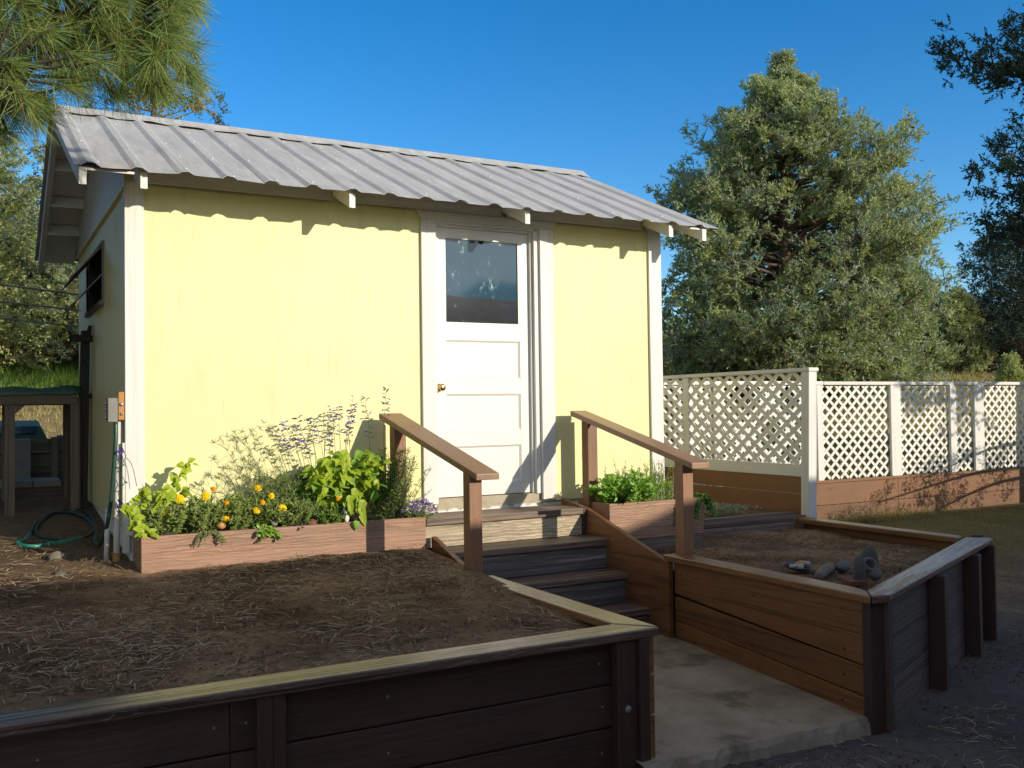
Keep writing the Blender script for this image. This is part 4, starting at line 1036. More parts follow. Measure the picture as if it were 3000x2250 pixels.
# ------------------------------------------------------------------ plants of the left planter
ZP = .875
def stems(name, lines, rad, mat, parent, n=5):
    mb = MB()
    for L in lines: mb.tube(L, [rad*(1-.55*i/(len(L)-1)) for i in range(len(L))], n, cap=False)
    return mb.build(name, mat, parent)
def bushy(name, label, cat, base, size, nst, nl, L, W, mats, sd, group=None, lean=(0,-.15,0), up=.6, stem='stem', shape=(.32,1.,.72,.75), hang=0., mi=None, fold=.18):
    """a plant of many leafy stems; foliage and stems are its parts"""
    t = thing(name, label, cat, base, group)
    rr = np.random.default_rng(sd); lines = []; P=[]; A=[]; Nn=[]
    b = np.array(base); s = np.array(size)
    for k in range(nst):
        an = rr.uniform(0, 2*np.pi); q = rr.uniform(.1,1)**.6
        tip = b+np.array([math.cos(an)*s[0]*q, math.sin(an)*s[1]*q, s[2]*rr.uniform(.55,1.)*(1-.45*q*q)])+np.array(lean)*s[2]*rr.uniform(.3,1)
        root = b+np.array([math.cos(an)*s[0]*.35*q, math.sin(an)*s[1]*.35*q, 0.])
        mid = (root+tip)/2+np.array([0,0,s[2]*.14])
        if hang: tip[2] -= hang*q*s[2]
        ts = np.linspace(0,1,7)[:,None]; C = (1-ts)**2*root+2*ts*(1-ts)*mid+ts**2*tip
        lines.append([tuple(c) for c in C])
        m = nl; tt = rr.uniform(.18,1,m)[:,None]
        p = (1-tt)**2*root+2*tt*(1-tt)*mid+tt**2*tip
        d = nrm(2*(1-tt)*(mid-root)+2*tt*(tip-mid))
        a = nrm(rr.normal(size=(m,3))*np.array([1,1,.6])+d*up+np.array([0,-.35,.05]))
        P.append(p); A.append(a); Nn.append(np.array([.25,-.85,.7])+rr.normal(size=(m,3))*.35)
    P=np.concatenate(P); A=np.concatenate(A); Nn=np.concatenate(Nn); n=len(P)
    fb_ = FB(); fb_.leaves(P, A, Nn, L*rr.uniform(.6,1.15,n), W*rr.uniform(.7,1.1,n), np.zeros(n,int) if mi is None else 0, fold, .25, shape) if len(mats)==1 else None
    if len(mats) > 1:
        h = np.array_split(rr.permutation(n), len(mats))
        for i, ix in enumerate(h): fb_.leaves(P[ix], A[ix], Nn[ix], L*rr.uniform(.6,1.15,len(ix)), W*rr.uniform(.7,1.1,len(ix)), i, fold, .25, shape)
    fb_.build('foliage', [M[m] for m in mats], t)
    stems('stem', lines, .0028 if L>.02 else .0016, M[stem], t)
    return t
HEART = (.22,1.05,.62,.72)
# lime leafy vine climbing at the corner
t = thing('leafy_vine', 'lime green leafy vine spilling over the planter end at corner board', 'plant', (.98,6.33,ZP))
rr = np.random.default_rng(5); lines=[]; P=[]; A=[]; Nn=[]
for root, pts, nl in (((.97,6.36,ZP),[(.96,6.36,1.05),(1.03,6.36,1.16),(1.13,6.36,1.25),(1.20,6.36,1.35)],26),((.95,6.34,ZP),[(.93,6.32,1.0),(.90,6.28,1.12),(.91,6.27,1.20)],22),
                      ((.97,6.33,ZP),[(.98,6.28,1.02),(1.02,6.25,1.12),(1.06,6.26,1.16)],24),((.93,6.3,ZP),[(.88,6.24,.98),(.84,6.20,1.05),(.82,6.2,1.10)],20),((.95,6.3,ZP),[(.91,6.18,.95),(.87,6.13,.97),(.85,6.12,1.02)],18),
                      ((.98,6.34,ZP),[(1.04,6.33,1.02),(1.11,6.33,1.11),(1.17,6.33,1.18)],20)):
    C = np.array([tuple(p) for p in smooth([root]+pts, 5)]); lines.append([tuple(c) for c in C])
    nl = int(nl*2.2); ix = rr.integers(3, len(C), nl); P.append(C[ix]+rr.normal(size=(nl,3))*.012)
    A.append(nrm(rr.normal(size=(nl,3))*np.array([1,.6,.5])+np.array([0,-.35,-.35]))); Nn.append(np.array([0,-1.,.8])+rr.normal(size=(nl,3))*.35)
P=np.concatenate(P);A=np.concatenate(A);Nn=np.concatenate(Nn); fbv=FB(); fbv.leaves(P,A,Nn,.060*rr.uniform(.5,1.15,len(P)),.044*rr.uniform(.7,1.1,len(P)),0,.14,.3,HEART)
fbv.build('foliage', [M['lime']], t); stems('stem', lines, .003, M['stem'], t)
# marigolds: feathery mounds, each flower its own part
def flower_mesh(parent, c, rad, mat, face, nm='flower'):
    fbv = FB(); rr = np.random.default_rng(int(c[0]*1e4)%9999); face = np.array(face)/np.linalg.norm(face)
    e1 = np.cross(face,[0,0,1.]); e1/=np.linalg.norm(e1); e2 = np.cross(face,e1)
    for ring, (n, k, lift) in enumerate(((9,1.,-.05),(8,.80,.08),(6,.55,.22),(4,.30,.5))):
        an = np.linspace(0,2*np.pi,n,endpoint=False)+rr.uniform(0,1)+rr.normal(size=n)*.12
        d = np.cos(an)[:,None]*e1+np.sin(an)[:,None]*e2
        A_ = nrm(d+face*(.12+lift)); P_ = np.tile(np.array(c)+face*.004*ring,(n,1))
        fbv.leaves(P_, A_, np.tile(face,(n,1))+rr.normal(size=(n,3))*.25, rad*k*rr.uniform(.85,1.1,n), rad*.72*k**.5, 0, .10, .35, (.45,.8,.8,1.1))
    return fbv.build(nm, mat, parent)
FL = [(1.036,1.054,.034),(1.059,1.149,.026),(1.116,1.125,.033),(1.273,1.137,.030),(1.32,1.176,.019),(1.40,1.083,.017),(1.599,1.168,.024),(1.625,1.074,.018),(1.588,1.029,.026),(1.685,1.114,.021),(1.752,1.029,.032),(1.396,.985,.024),(1.442,.975,.025),(1.421,1.02,.015),(2.13,1.072,.019),(1.994,1.187,.017)]
MG = [((1.03,6.32,ZP),(.15,.12,.27),'marigold with largest orange flower at left end of planter',64),
      ((1.24,6.34,ZP),(.17,.13,.28),'marigold clump right of the lime vine with two orange flowers',60),
      ((1.46,6.34,ZP),(.15,.12,.27),'marigold in middle of planter with three low orange flowers',56),
      ((1.66,6.35,ZP),(.15,.12,.28),'marigold before the wispy dill with several orange flowers',56),
      ((2.06,6.34,ZP),(.18,.12,.17),'low dark marigold under the big lime leaved plant',56)]
for k, (b, s, lab, ns) in enumerate(MG):
    t = bushy('marigold', lab, 'marigold', b, s, int(ns*1.5), 44, .034, .012, ['mari','thyme'] if k<4 else ['deep','mari'], 30+k, 'marigolds in the long planter', up=1.1, stem='stem')
    ls = []
    for (x, z, r_) in FL:
        if min(range(5), key=lambda i: abs(MG[i][0][0]-x)) == k:
            y = 6.255; flower_mesh(t, (x,y,z), r_, M['petal' if r_>.02 else 'petal_o'], (-.1,-1,.45))
            ls.append([(b[0]*.5+x*.5,6.33,z-.15),(x,6.30,z-.05),(x,6.258,z-.004)])
    if ls: stems('flower_stem', ls, .0024, M['stem'], t)
# thyme spilling over the board
bushy('thyme', 'small leaved thyme spilling over the planter board under the orange rock', 'thyme', (1.28,6.23,.90), (.12,.07,.06), 46, 30, .014, .008, ['thyme'], 51, hang=1.6, lean=(0,-.9,0), up=.3)
bushy('thyme', 'grey green thyme filling the left corner of the planter', 'thyme', (1.0,6.27,.885), (.13,.055,.085), 40, 30, .013, .0075, ['thyme','heu'], 52, up=.5)
bushy('purslane', 'trailing purslane with fleshy bright leaves over the board', 'purslane', (1.60,6.215,.905), (.13,.05,.04), 12, 9, .045, .02, ['pur'], 53, hang=1.9, lean=(0,-.8,0), up=.5, shape=(.5,.8,.8,1.15), fold=.08)
bushy('coral_bells', 'small dark purple leaved tuft at the planter edge', 'plant', (1.86,6.235,.90), (.09,.04,.045), 26, 16, .018, .012, ['heu'], 54, hang=1., up=.3)
# wispy dill gone to seed
t = thing('dill', 'wispy pale dill gone to seed against yellow wall', 'dill', (1.75,6.40,ZP))
rr = np.random.default_rng(77); lines = []; P=[]; A=[]; heads=[]
for (x, z) in ((1.496,1.524),(1.60,1.526),(1.49,1.414),(1.701,1.544),(1.43,1.292),(1.509,1.274),(1.367,1.236),(1.30,1.20),(1.58,1.36),(1.70,1.40),(1.78,1.33)):
    y = 6.40+rr.uniform(-.05,.06); b = np.array([1.76+rr.uniform(-.1,.08),6.38,ZP]); tip = np.array([x,y,z])
    mid = b*.45+tip*.55+np.array([.07,0,-.02*1]); C = smooth([tuple(b),tuple(mid),tuple(tip)],6); lines.append([tuple(c) for c in C])
    for q in range(4):
        i = rr.integers(5,len(C)-1); p = np.array(C[i]); e = p+np.array([rr.normal()*.06,rr.normal()*.03,rr.uniform(.02,.09)]); lines.append([tuple(p),tuple((p+e)/2+[0,0,.01]),tuple(e)]); heads.append(e)
    heads.append(tip)
    for q in range(20):
        i = rr.integers(1,len(C)); p = np.array(C[i]); n=5
        P.append(np.tile(p,(n,1))); A.append(nrm(rr.normal(size=(n,3))+np.array([0,-.2,.3])))
for h in heads:
    for q in range(7):
        d = nrm(rr.normal(size=3)+np.array([-.2,-.1,.7])); lines.append([tuple(h),tuple(h+d*.02),tuple(h+d*.036)])
stems('stem', lines, .0022, M['stem_pale'], t, 4)
P=np.concatenate(P);A=np.concatenate(A); fbv=FB(); fbv.blades(P,A,.05*rr.uniform(.4,1.1,len(P)),.0028); 
n=560; B_=np.array([1.80,6.38,ZP])+rr.normal(size=(n,3))*np.array([.13,.05,.02]); Q=np.repeat(B_+np.stack([np.zeros(n),np.zeros(n),rr.uniform(.05,.34,n)],1),9,0); fbv.blades(Q, nrm(rr.normal(size=(len(Q),3))+[0,-.2,.5]), .05*rr.uniform(.4,1.1,len(Q)), .0055)
fbv.build('foliage', [M['fen']], t)
# violet salvia spikes
t = thing('salvia', 'tall salvia with thin violet flower spikes behind the lime plant', 'salvia', (2.15,6.42,ZP))
rr = np.random.default_rng(8); lines=[]
for (x, z) in ((1.762,1.53),(1.824,1.578),(1.893,1.602),(1.969,1.613),(2.026,1.593),(2.134,1.663),(2.196,1.678),(2.283,1.747),(2.534,1.798),(2.402,1.618),(1.924,1.465),(2.30,1.66),(1.83,1.44),(2.10,1.52)):
    y = 6.42+rr.uniform(-.06,.05); b = np.array([x*.35+2.16*.65+(.25 if x>2.4 else 0),6.42,ZP+.1]); tip = np.array([x,y,z]); mid = b*.4+tip*.6+np.array([.02*(1 if x<2.2 else -1),0,-.02])
    C = smooth([tuple(b),tuple(mid),tuple(tip)],8); lines.append([tuple(c) for c in C]); C = np.array([tuple(c) for c in C])
    fs = FB(); m = 26; ix = rr.integers(len(C)*11//17, len(C), m); side = rr.choice([-1,1],m)
    d = nrm(np.stack([side*rr.uniform(.5,1,m)-.25, rr.normal(size=m)*.4-.2, rr.uniform(-.25,.55,m)],1))
    fs.blades(C[ix], d, .038*rr.uniform(.5,1.1,m), .011, rr.choice([0,0,1],m)); 
    jx = ix[:14]; fs.blades(C[jx]+d[:14]*.02, nrm(d[:14]+[0,0,-.3]), .022, .010, 0)
    fs.build('flower_spike', [M['violet'],M['deep']], t)
stems('stem', lines, .0025, M['stem_dark'], t, 4)
bushy('bush_sage', 'dark leaved sage bush in shade at back of planter', 'plant', (2.02,6.43,ZP), (.22,.08,.42), 46, 18, .066, .034, ['deep','mid'], 60, up=.4)
# the big lime-green plant
t = thing('coleus', 'large leaved bright lime green plant in front of violet spikes', 'plant', (2.2,6.33,ZP))
rr = np.random.default_rng(15); lines=[]; P=[];A=[];Nn=[]
for k in range(44):
    an = rr.uniform(-np.pi,np.pi); q = rr.uniform(.15,1)**.6
    tip = np.array([2.21+.285*q*math.cos(an), 6.31+.13*q*math.sin(an)-.05, 1.12+rr.uniform(.05,.30)*(1-.35*q*q)])
    root = np.array([2.2+rr.uniform(-.05,.05),6.36,ZP]); mid = (root+tip)/2+np.array([0,0,.09]); C = np.array([tuple(c) for c in smooth([tuple(root),tuple(mid),tuple(tip)],6)])
    lines.append([tuple(c) for c in C]); m = 11; ix = rr.integers(4,len(C),m); P.append(C[ix]+rr.normal(size=(m,3))*.012)
    A.append(nrm(rr.normal(size=(m,3))*np.array([1,.5,.35])+np.array([.35*math.cos(an),-.45,-.35]))); Nn.append(np.array([0,-.9,1.])+rr.normal(size=(m,3))*.3)
for p0, ln in (((2.21,6.20,1.14),4),((2.25,6.19,1.06),4),((2.36,6.2,1.2),3),((2.03,6.22,1.25),3)):
    for j in range(ln): P.append(np.array([[p0[0]+rr.normal()*.02,p0[1],p0[2]-.045*j]])); A.append(nrm(np.array([[rr.normal()*.3,-.3,-1.]]))); Nn.append(np.array([[rr.normal()*.2,-1.,.25]]))
P=np.concatenate(P);A=np.concatenate(A);Nn=np.concatenate(Nn); n=len(P); fbv=FB(); h=rr.random(n)<.72
for i,msk in ((0,h),(1,~h)): fbv.leaves(P[msk],A[msk],Nn[msk],.088*rr.uniform(.5,1.15,msk.sum()),.056*rr.uniform(.7,1.1,msk.sum()),i,.13,.3,HEART)
fbv.build('foliage', [M['lime'],M['mid']], t); stems('stem', lines, .0035, M['stem'], t)
bushy('yarrow', 'feathery green yarrow filling the planter between marigolds and lime plant', 'plant', (1.86,6.33,.875), (.17,.12,.24), 80, 36, .034, .009, ['mari','fen'], 61, up=1.)
# rosemary-like dark upright and lobelia
t = thing('rosemary', 'dark narrow leaved shrub around the left handrail post', 'shrub', (2.52,6.36,ZP))
rr = np.random.default_rng(18); lines=[];P=[];A=[]
for k in range(120):
    q = rr.normal(size=2)*np.array([.075,.05]); top = rr.uniform(.2,.52)
    C = np.array([tuple(c) for c in smooth([(2.52+q[0]*.5,6.35+q[1]*.5,ZP),(2.52+q[0],6.32+q[1],ZP+top*.55),(2.52+q[0]*1.5,6.29+q[1],ZP+top)],5)]); lines.append([tuple(c) for c in C])
    m=60; tt=rr.uniform(.1,1,m)*(len(C)-1); i0=np.clip(tt.astype(int),0,len(C)-2); fr=(tt-i0)[:,None]; P.append(C[i0]*(1-fr)+C[i0+1]*fr); A.append(nrm(rr.normal(size=(m,3))*np.array([1,1,.5])+np.array([0,0,.6])))
P=np.concatenate(P);A=np.concatenate(A); fbv=FB(); fbv.blades(P,A,.034*rr.uniform(.6,1.1,len(P)),.0052,rr.choice([0,0,1],len(P))); fbv.build('foliage',[M['deep'],M['mari']],t); stems('stem',lines,.0022,M['stem_dark'],t,4)
t = bushy('lobelia', 'low mound of tiny violet lobelia flowers at planter right end', 'lobelia', (2.70,6.27,.88), (.13,.10,.115), 44, 20, .02, .006, ['mari','deep'], 64, up=.8)
rr = np.random.default_rng(20); n=190; an=rr.uniform(0,2*np.pi,n); q=np.sqrt(rr.uniform(0,1,n))
Pf=np.stack([2.71+.14*q*np.cos(an), 6.255+.105*q*np.sin(an), .905+.115*(1-.65*q*q)+rr.normal(size=n)*.012],1); fbv=FB()
for j in range(4): fbv.blades(Pf, nrm(rr.normal(size=(n,3))+[0,-.6,.3]), .016, .010)
fbv.build('flowers', [M['lilac']], t)
# painted rocks and a small figurine among the plants
for (x, z, r_, mt, lab) in ((1.368,.945,.030,'shell_o','round orange painted rock among thyme in the planter'),(1.703,.935,.022,'cinder','small pale blue grey rock at the planter rim'),(1.95,.918,.036,'redclay','flat reddish brown rock near the dark purple tuft')):
    mb = MB(); mb.lump((x,6.262,z), r_, r_*.8, r_*.85, int(x*100), .05, 14, 9); tag(mb.build('painted_rock', M[mt], loc=(x,6.262,z)), lab, 'rock', 'painted rocks in the planter')
fg = thing('figurine', 'small white rabbit shaped ornament at front of the planter', 'ornament', (2.185,6.262,.90))
mb = MB(); mb.lump((2.19,6.262,.935), .017,.014,.030, 1, .05); mb.lump((2.178,6.255,.968), .012,.011,.013, 2, .03)
mb.tube([(2.175,6.257,.978),(2.171,6.26,.992),(2.17,6.262,1.006)], [.005,.006,.003], 7); mb.tube([(2.20,6.26,.955),(2.212,6.258,.968),(2.220,6.256,.980)], [.009,.008,.004], 7); mb.build('body', M['white_x'], fg)

# ------------------------------------------------------------------ plants of the right planter
bushy('mint', 'bright green mint clump at left end of short planter', 'mint', (4.43,6.24,.88), (.33,.19,.30), 95, 16, .05, .032, ['mid'], 70, up=.35, lean=(-.05,-.25,0), shape=(.36,1.,.72,.8))
t = thing('lavender', 'upright thin seed stems behind the mint in short planter', 'plant', (4.78,6.35,.88))
rr = np.random.default_rng(31); lines=[];P=[];A=[]
for k in range(110):
    x=4.76+rr.normal()*.11; y=6.33+rr.normal()*.05; top=rr.uniform(.12,.37)*(1 if k<70 else .7); C=np.array([(x,y,.88),(x+rr.normal()*.012,y-.005,.88+top*.5),(x+rr.normal()*.025,y-.01,.88+top)]); lines.append([tuple(c) for c in C])
    m=34; tt=rr.uniform(0.,.95,m)[:,None]; P.append(C[0]*(1-tt)+C[2]*tt); A.append(nrm(rr.normal(size=(m,3))*np.array([.8,.8,.4])+np.array([0,0,.8])))
P=np.concatenate(P);A=np.concatenate(A); fbv=FB(); fbv.blades(P,A,.030*rr.uniform(.5,1.1,len(P)),.007,rr.choice([0,0,1],len(P))); fbv.build('foliage',[M['mid'],M['mari']],t); stems('stem',lines,.003,M['stem_pale'],t,4)
bushy('creeping_jenny', 'round leaved creeper hanging over right end of short planter', 'plant', (5.10,6.16,.91), (.14,.12,.10), 44, 20, .022, .02, ['mid','deep'], 72, hang=2.4, lean=(.25,-.5,0), up=.3, shape=(.35,1.,.7,.9))
bushy('creeping_jenny', 'dark round leaved creeper hanging over front board behind right post', 'plant', (4.86,6.13,.91), (.06,.05,.10), 20, 20, .018, .017, ['deep'], 73, hang=2.6, lean=(0,-.6,0), up=.3, shape=(.35,1.,.7,.9))
mb = MB(); mb.lump((4.40,6.13,.935), .04,.03,.032, 5, .2); tag(mb.build('painted_rock', M['redclay'], loc=(4.4,6.13,.93)), 'pinkish rock at the front of mint planter', 'rock')
t = thing('myrtle_spurge', 'silvery trailing succulent stems beside the lattice boards', 'plant', (5.75,6.85,.68))
rr = np.random.default_rng(41); P=[];A=[];lines=[]
for k in range(20):
    x0=5.55+rr.uniform(-.1,.35); y0=6.8+rr.uniform(-.1,.25); L=rr.uniform(.2,.42); C=np.array([(x0,y0,.68),(x0+L*.5,y0+rr.normal()*.06,.74),(x0+L,y0+rr.normal()*.10,.72)]); C=np.array([tuple(c) for c in smooth([tuple(c) for c in C],6)]); lines.append([tuple(c) for c in C])
    m=46; ii=rr.integers(1,len(C),m); P.append(C[ii]); A.append(nrm(rr.normal(size=(m,3))*np.array([.6,1,.8])+np.array([.5,0,.3])))
P=np.concatenate(P);A=np.concatenate(A); fbv=FB(); fbv.blades(P,A,.030,.011); fbv.build('foliage',[M['silv']],t); stems('stem',lines,.004,M['stem_pale'],t,4)
bushy('sedum_tuft', 'low pale tuft between timber and lattice boards', 'plant', (5.5,6.72,.66), (.16,.12,.09), 30, 20, .016, .007, ['silv','thyme'], 75, up=.5)

# ------------------------------------------------------------------ loose litter on the ground
def strands(n, fx, L, wd, mat, name, label, zl=.004, curl=.5, dense=None):
    rr = np.random.default_rng(n); P = []
    while len(P) < n:
        x, y = fx(rr)
        if dense is not None:
            d = math.sin(2.1*x+.6)*math.sin(2.7*y+1.1)+.6*math.sin(5.3*x-3.1*y)+.4*math.sin(9*x+7*y)
            if rr.uniform(-1.1,1.2) > d*dense: continue
        P.append((x,y))
    fbv = FB(); P = np.array(P)
    Z = np.array([(hb(x,y) if x<2.72 and 3.84<y<6.3 else hr(x,y) if 4.2<x<6.5 and y>3.7+(x-4.2)*.46 and y<6.45 else float(H(np.array([x]),np.array([y]))[0])) for x, y in P])
    an = rr.uniform(0,2*np.pi,n); ln = L*rr.uniform(.4,1.15,n); cv = rr.normal(size=n)*curl; lift = rr.uniform(0,1,n)**3*.035
    seg = 3; pts = [np.stack([P[:,0],P[:,1],Z+zl],1)]; a = an.copy()
    for s_ in range(seg):
        d = np.stack([np.cos(a),np.sin(a),np.zeros(n)],1)*(ln/seg)[:,None]; q = pts[-1]+d; q[:,2] = Z+zl+lift*math.sin(math.pi*(s_+1)/(seg+.6)); pts.append(q); a = a+cv
    for s_ in range(seg):
        d = nrm(pts[s_+1]-pts[s_]); S = nrm(np.cross(d,np.tile([0,0,1.],(n,1))))*wd/2; S = S+np.array([0,0,wd*.25])
        fbv.quads(np.stack([pts[s_]-S,pts[s_]+S,pts[s_+1]+S,pts[s_+1]-S],1),0)
    o = fbv.build(name, [mat], None, (0,0,0)); o['kind'] = 'stuff'; o['label'] = label; return o
strands(6200, lambda r: (r.uniform(-1.2,2.66), r.uniform(3.9,6.15)), .14, .0030, M['litter'], 'needle_litter', 'dry pine needles scattered over the left bed', dense=1.)
strands(900, lambda r: (r.uniform(-.6,.85), r.uniform(6.1,7.6)), .14, .003, M['litter'], 'needle_litter', 'dry pine needles on the sunlit patch')
strands(700, lambda r: (r.uniform(4.3,6.4), r.uniform(4.3,6.3)), .08, .003, M['litter'], 'needle_litter', 'dry twigs and needles in the right bed', dense=1.)
strands(1600, lambda r: (r.uniform(2.2,7.5), r.uniform(1.6,3.6)), .13, .003, M['litter'], 'needle_litter', 'dry pine needles on the gravel before the path', dense=.8)
strands(900, lambda r: (r.uniform(6.7,10), r.uniform(4.,8.6)), .10, .004, M['litter'], 'needle_litter', 'dry needles on the yard by fence')
def crumbs(n, fx, s, mat, name, label, dense=1.):
    rr = np.random.default_rng(n+1); P=[]
    while len(P) < n:
        x, y = fx(rr); d = math.sin(1.7*x+2.2)*math.sin(2.3*y+.4)+.6*math.sin(4.9*x+2.7*y)
        if rr.uniform(-1.2,1.2) < d*dense-.25*dense: P.append((x,y))
    fbv=FB(); P=np.array(P)
    Z = np.array([(hb(x,y) if x<2.72 and 3.84<y<6.3 else hr(x,y) if 4.2<x<6.5 and y>3.7+(x-4.2)*.46 and y<6.45 else float(H(np.array([x]),np.array([y]))[0])) for x, y in P])
    fbv.blades(np.stack([P[:,0],P[:,1],Z+.003],1), nrm(rr.normal(size=(n,3))*np.array([1,1,.25])+[0,0,.12]), s*rr.uniform(.4,1.3,n), s*.5)
    o=fbv.build(name,[mat],None,(0,0,0)); o['kind']='stuff'; o['label']=label; return o
crumbs(2600, lambda r: (r.uniform(-1.2,2.68), r.uniform(3.9,6.18)), .017, M['debris'], 'bark_crumbs', 'dark bark crumbs over the left bed')
crumbs(1800, lambda r: (r.uniform(4.3,6.4), r.uniform(4.2,6.35)), 0.015, M['debris'], 'bark_crumbs', 'bark crumbs over the right bed')
crumbs(3500, lambda r: (r.uniform(2.4,9), r.uniform(1.4,4.6)), .024, M['debris'], 'gravel_chips', 'dark gravel chips before the path')
crumbs(700, lambda r: (r.uniform(2.9,4.05), r.uniform(3.8,5.4)), .014, M['debris'], 'gravel_chips', 'crumbs on the concrete path', 0.)
# a pinecone and a few stones on the sunlit patch
pc = MB(); pc.lump((.47,6.75,.762), .05,.042,.036, 3, .12, 16, 10); tag(pc.build('pinecone', M['drift'], loc=(.47,6.75,.74)), 'dry pinecone on the sunlit soil before the hose', 'pinecone')
for x, y, r_, lab in ((.46,6.38,.03,'small brown stone on sunlit soil left of planter'),(.70,6.45,.018,'tiny grey stone on the soil near planter end')):
    mb = MB(); mb.lump((x,y,.71), r_*1.3, r_, r_*.7, int(x*50), .2); tag(mb.build('stone', M['rock_grey'], loc=(x,y,.70)), lab, 'stone')
#@@P5

# ------------------------------------------------------------------ trees
def gz(x, y): return float(H(np.array([x]), np.array([y]))[0])
def juniper(name, label, xy, height, prof, nl, ntuft, nbl, bl, mats, bark='bark', tr=.14, sd=0, t0=.35, up=.35, group=None, droop=0., h0=.05, tuft=.16, trunk_show=.9, lean=(0,0), wts=None, azf=None, spread=.26, low=()):
    """conifer: tapered trunk, limbs, crown of many small sprays gathered in tufts; prof(h, az) gives the reach of the crown"""
    rr = np.random.default_rng(sd); bx, by = xy; bz = gz(bx,by)-.05
    t = thing(name, label, 'tree', (bx,by,bz), group); b = np.array([bx,by,bz])
    mb = MB(); pts = []; rad = []
    for i in range(12):
        k = i/11; pts.append((bx+lean[0]*k+.05*math.sin(5*k+sd), by+lean[1]*k+.05*math.cos(4*k+sd), bz+height*trunk_show*k)); rad.append(tr*(1-.93*k)+.006)
    mb.tube(pts, rad, 9); mb.build('trunk', M[bark], t)
    lm = MB(); P=[];A=[];MI=[]
    for (a_, e_) in low:                 # low hanging limbs, out of view, added to dapple the fence boards
        a_ = np.array(a_); e_ = np.array(e_); C = [a_+(e_-a_)*q+np.array([0,0,.12*math.sin(3*q+1)]) for q in np.linspace(0,1,8)]
        lm.tube([tuple(c) for c in C], [.03*(1-.1*i) for i in range(8)], 5, cap=False)
        for j in range(26):
            e = a_+(e_-a_)*rr.uniform(.12,1.)+rr.normal(size=3)*np.array([.05,.22,.10]); P.append(e+rr.normal(size=(40,3))*.06); A.append(nrm(rr.normal(size=(40,3))+[-.5,0,.2])); MI.append(np.zeros(40,int))
    for k in range(nl):
        h = h0+(1-h0)*((k+rr.uniform(0,1))/nl)**1.12; az = k*2.39996+rr.uniform(-.5,.5)
        if azf is not None and not azf(h, az, rr): continue
        Rm = prof(h, az)*rr.uniform(.72,1.08); z0 = height*min(h*.93, trunk_show-.03)
        k0 = z0/height/trunk_show; c0 = np.array([bx+lean[0]*k0, by+lean[1]*k0, bz+z0])
        out = np.array([math.cos(az), math.sin(az), 0.])
        tip = c0+out*Rm+np.array([0,0,Rm*(up*rr.uniform(.1,1.6))-droop*Rm*Rm*.12])
        if h > .94: tip = c0+out*Rm*.5+np.array([0,0,height*(1-h)*.9+.1])
        mid = (c0+tip)/2+np.array([0,0,Rm*rr.uniform(-.16,.10)])+rr.normal(size=3)*.10*Rm
        q = np.linspace(0,1,7)[:,None]; C = (1-q)**2*c0+2*q*(1-q)*mid+q**2*tip
        lm.tube([tuple(c) for c in C], [max(tr*.34*(1-h*.75)*(1-.9*i/6),.005) for i in range(7)], 5, cap=False)
        m = max(3, int(ntuft*(.35+Rm*.5)))
        for j in range(m):
            u_ = rr.uniform(t0,1.03); p = (1-u_)**2*c0+2*u_*(1-u_)*mid+u_**2*tip
            lat = np.cross(out,[0,0,1.]); sp = Rm*spread*(1.15-u_*.7)
            e = p+lat*rr.normal()*sp+np.array([0,0,1.])*rr.normal()*sp*.55+out*rr.normal()*sp*.3
            if j % 3 == 0: lm.tube([tuple(p), tuple((p+e)/2+np.array([0,0,.03])), tuple(e)], [.010*tr/.14,.007*tr/.14,.003], 4, cap=False)
            dr = nrm(out*rr.uniform(.3,1.)+lat*rr.normal()*.5+np.array([0,0,rr.uniform(.1,1.)]))
            s_ = tuft*rr.uniform(.65,1.25); ns = 6; nb = max(4, nbl//ns)
            sd_ = nrm(dr*.75+rr.normal(size=(ns,3))*.55); o0 = e+rr.uniform(-1,1,(ns,3))*s_*.42
            tt = rr.uniform(0,1,(ns,nb,1)); ln_ = s_*rr.uniform(.8,1.5,(ns,1,1))
            P.append((o0[:,None]+sd_[:,None]*ln_*tt+rr.normal(size=(ns,nb,3))*s_*.045).reshape(-1,3))
            A.append(nrm(np.repeat(sd_,nb,0)+rr.normal(size=(ns*nb,3))*.48)); MI.append(np.full(ns*nb, rr.choice(len(mats), p=wts)))
    lm.build('limbs', M[bark], t)
    P=np.concatenate(P);A=np.concatenate(A);MI=np.concatenate(MI); n=len(P)
    fbv=FB(); fbv.blades(P,A,bl*rr.uniform(.55,1.25,n),bl*.36*rr.uniform(.7,1.2,n),MI); fbv.build('crown',[M[m] for m in mats],t)
    return t, n
TOT = 0
VR = np.array([.875,-.484])                      # to the right as seen from the yard
def side(az): return math.cos(az)*VR[0]+math.sin(az)*VR[1]
def big(h, az):
    s = side(az); wob = 1+.09*math.sin(4*az+9*h)+.09*math.sin(17*h+2*az+1)-.03
    h = min(1., h+.085*(1-h))
    K = [0,.17,.34,.45,.54,.63,.72,.81,.87,.93,1.]
    rgt = np.interp(h, K, [3.0,3.2,3.15,3.05,2.9,2.25,1.85,1.1,.8,.25,.05])
    lft = np.interp(h, K, [3.0,3.1,2.8,2.55,2.35,2.25,1.85,1.4,.85,.25,.05])
    return (rgt*(s+1)/2+lft*(1-s)/2)*wob
t, n = juniper('juniper_tree', 'big rounded green juniper behind the white lattice fence', (15.9,16.0), 8.5, big, 310, 22, 78, .076, ['jun_a','jun_b','jun_c','jun_y'], 'bark', .19, 3, t0=.46, up=.33, tuft=.155, h0=.03, wts=[.40,.26,.29,.05], azf=lambda h, az, r: not (.22<h<.66 and math.cos(az-R(225))>.80 and r.uniform(0,1)<.72)); TOT += n
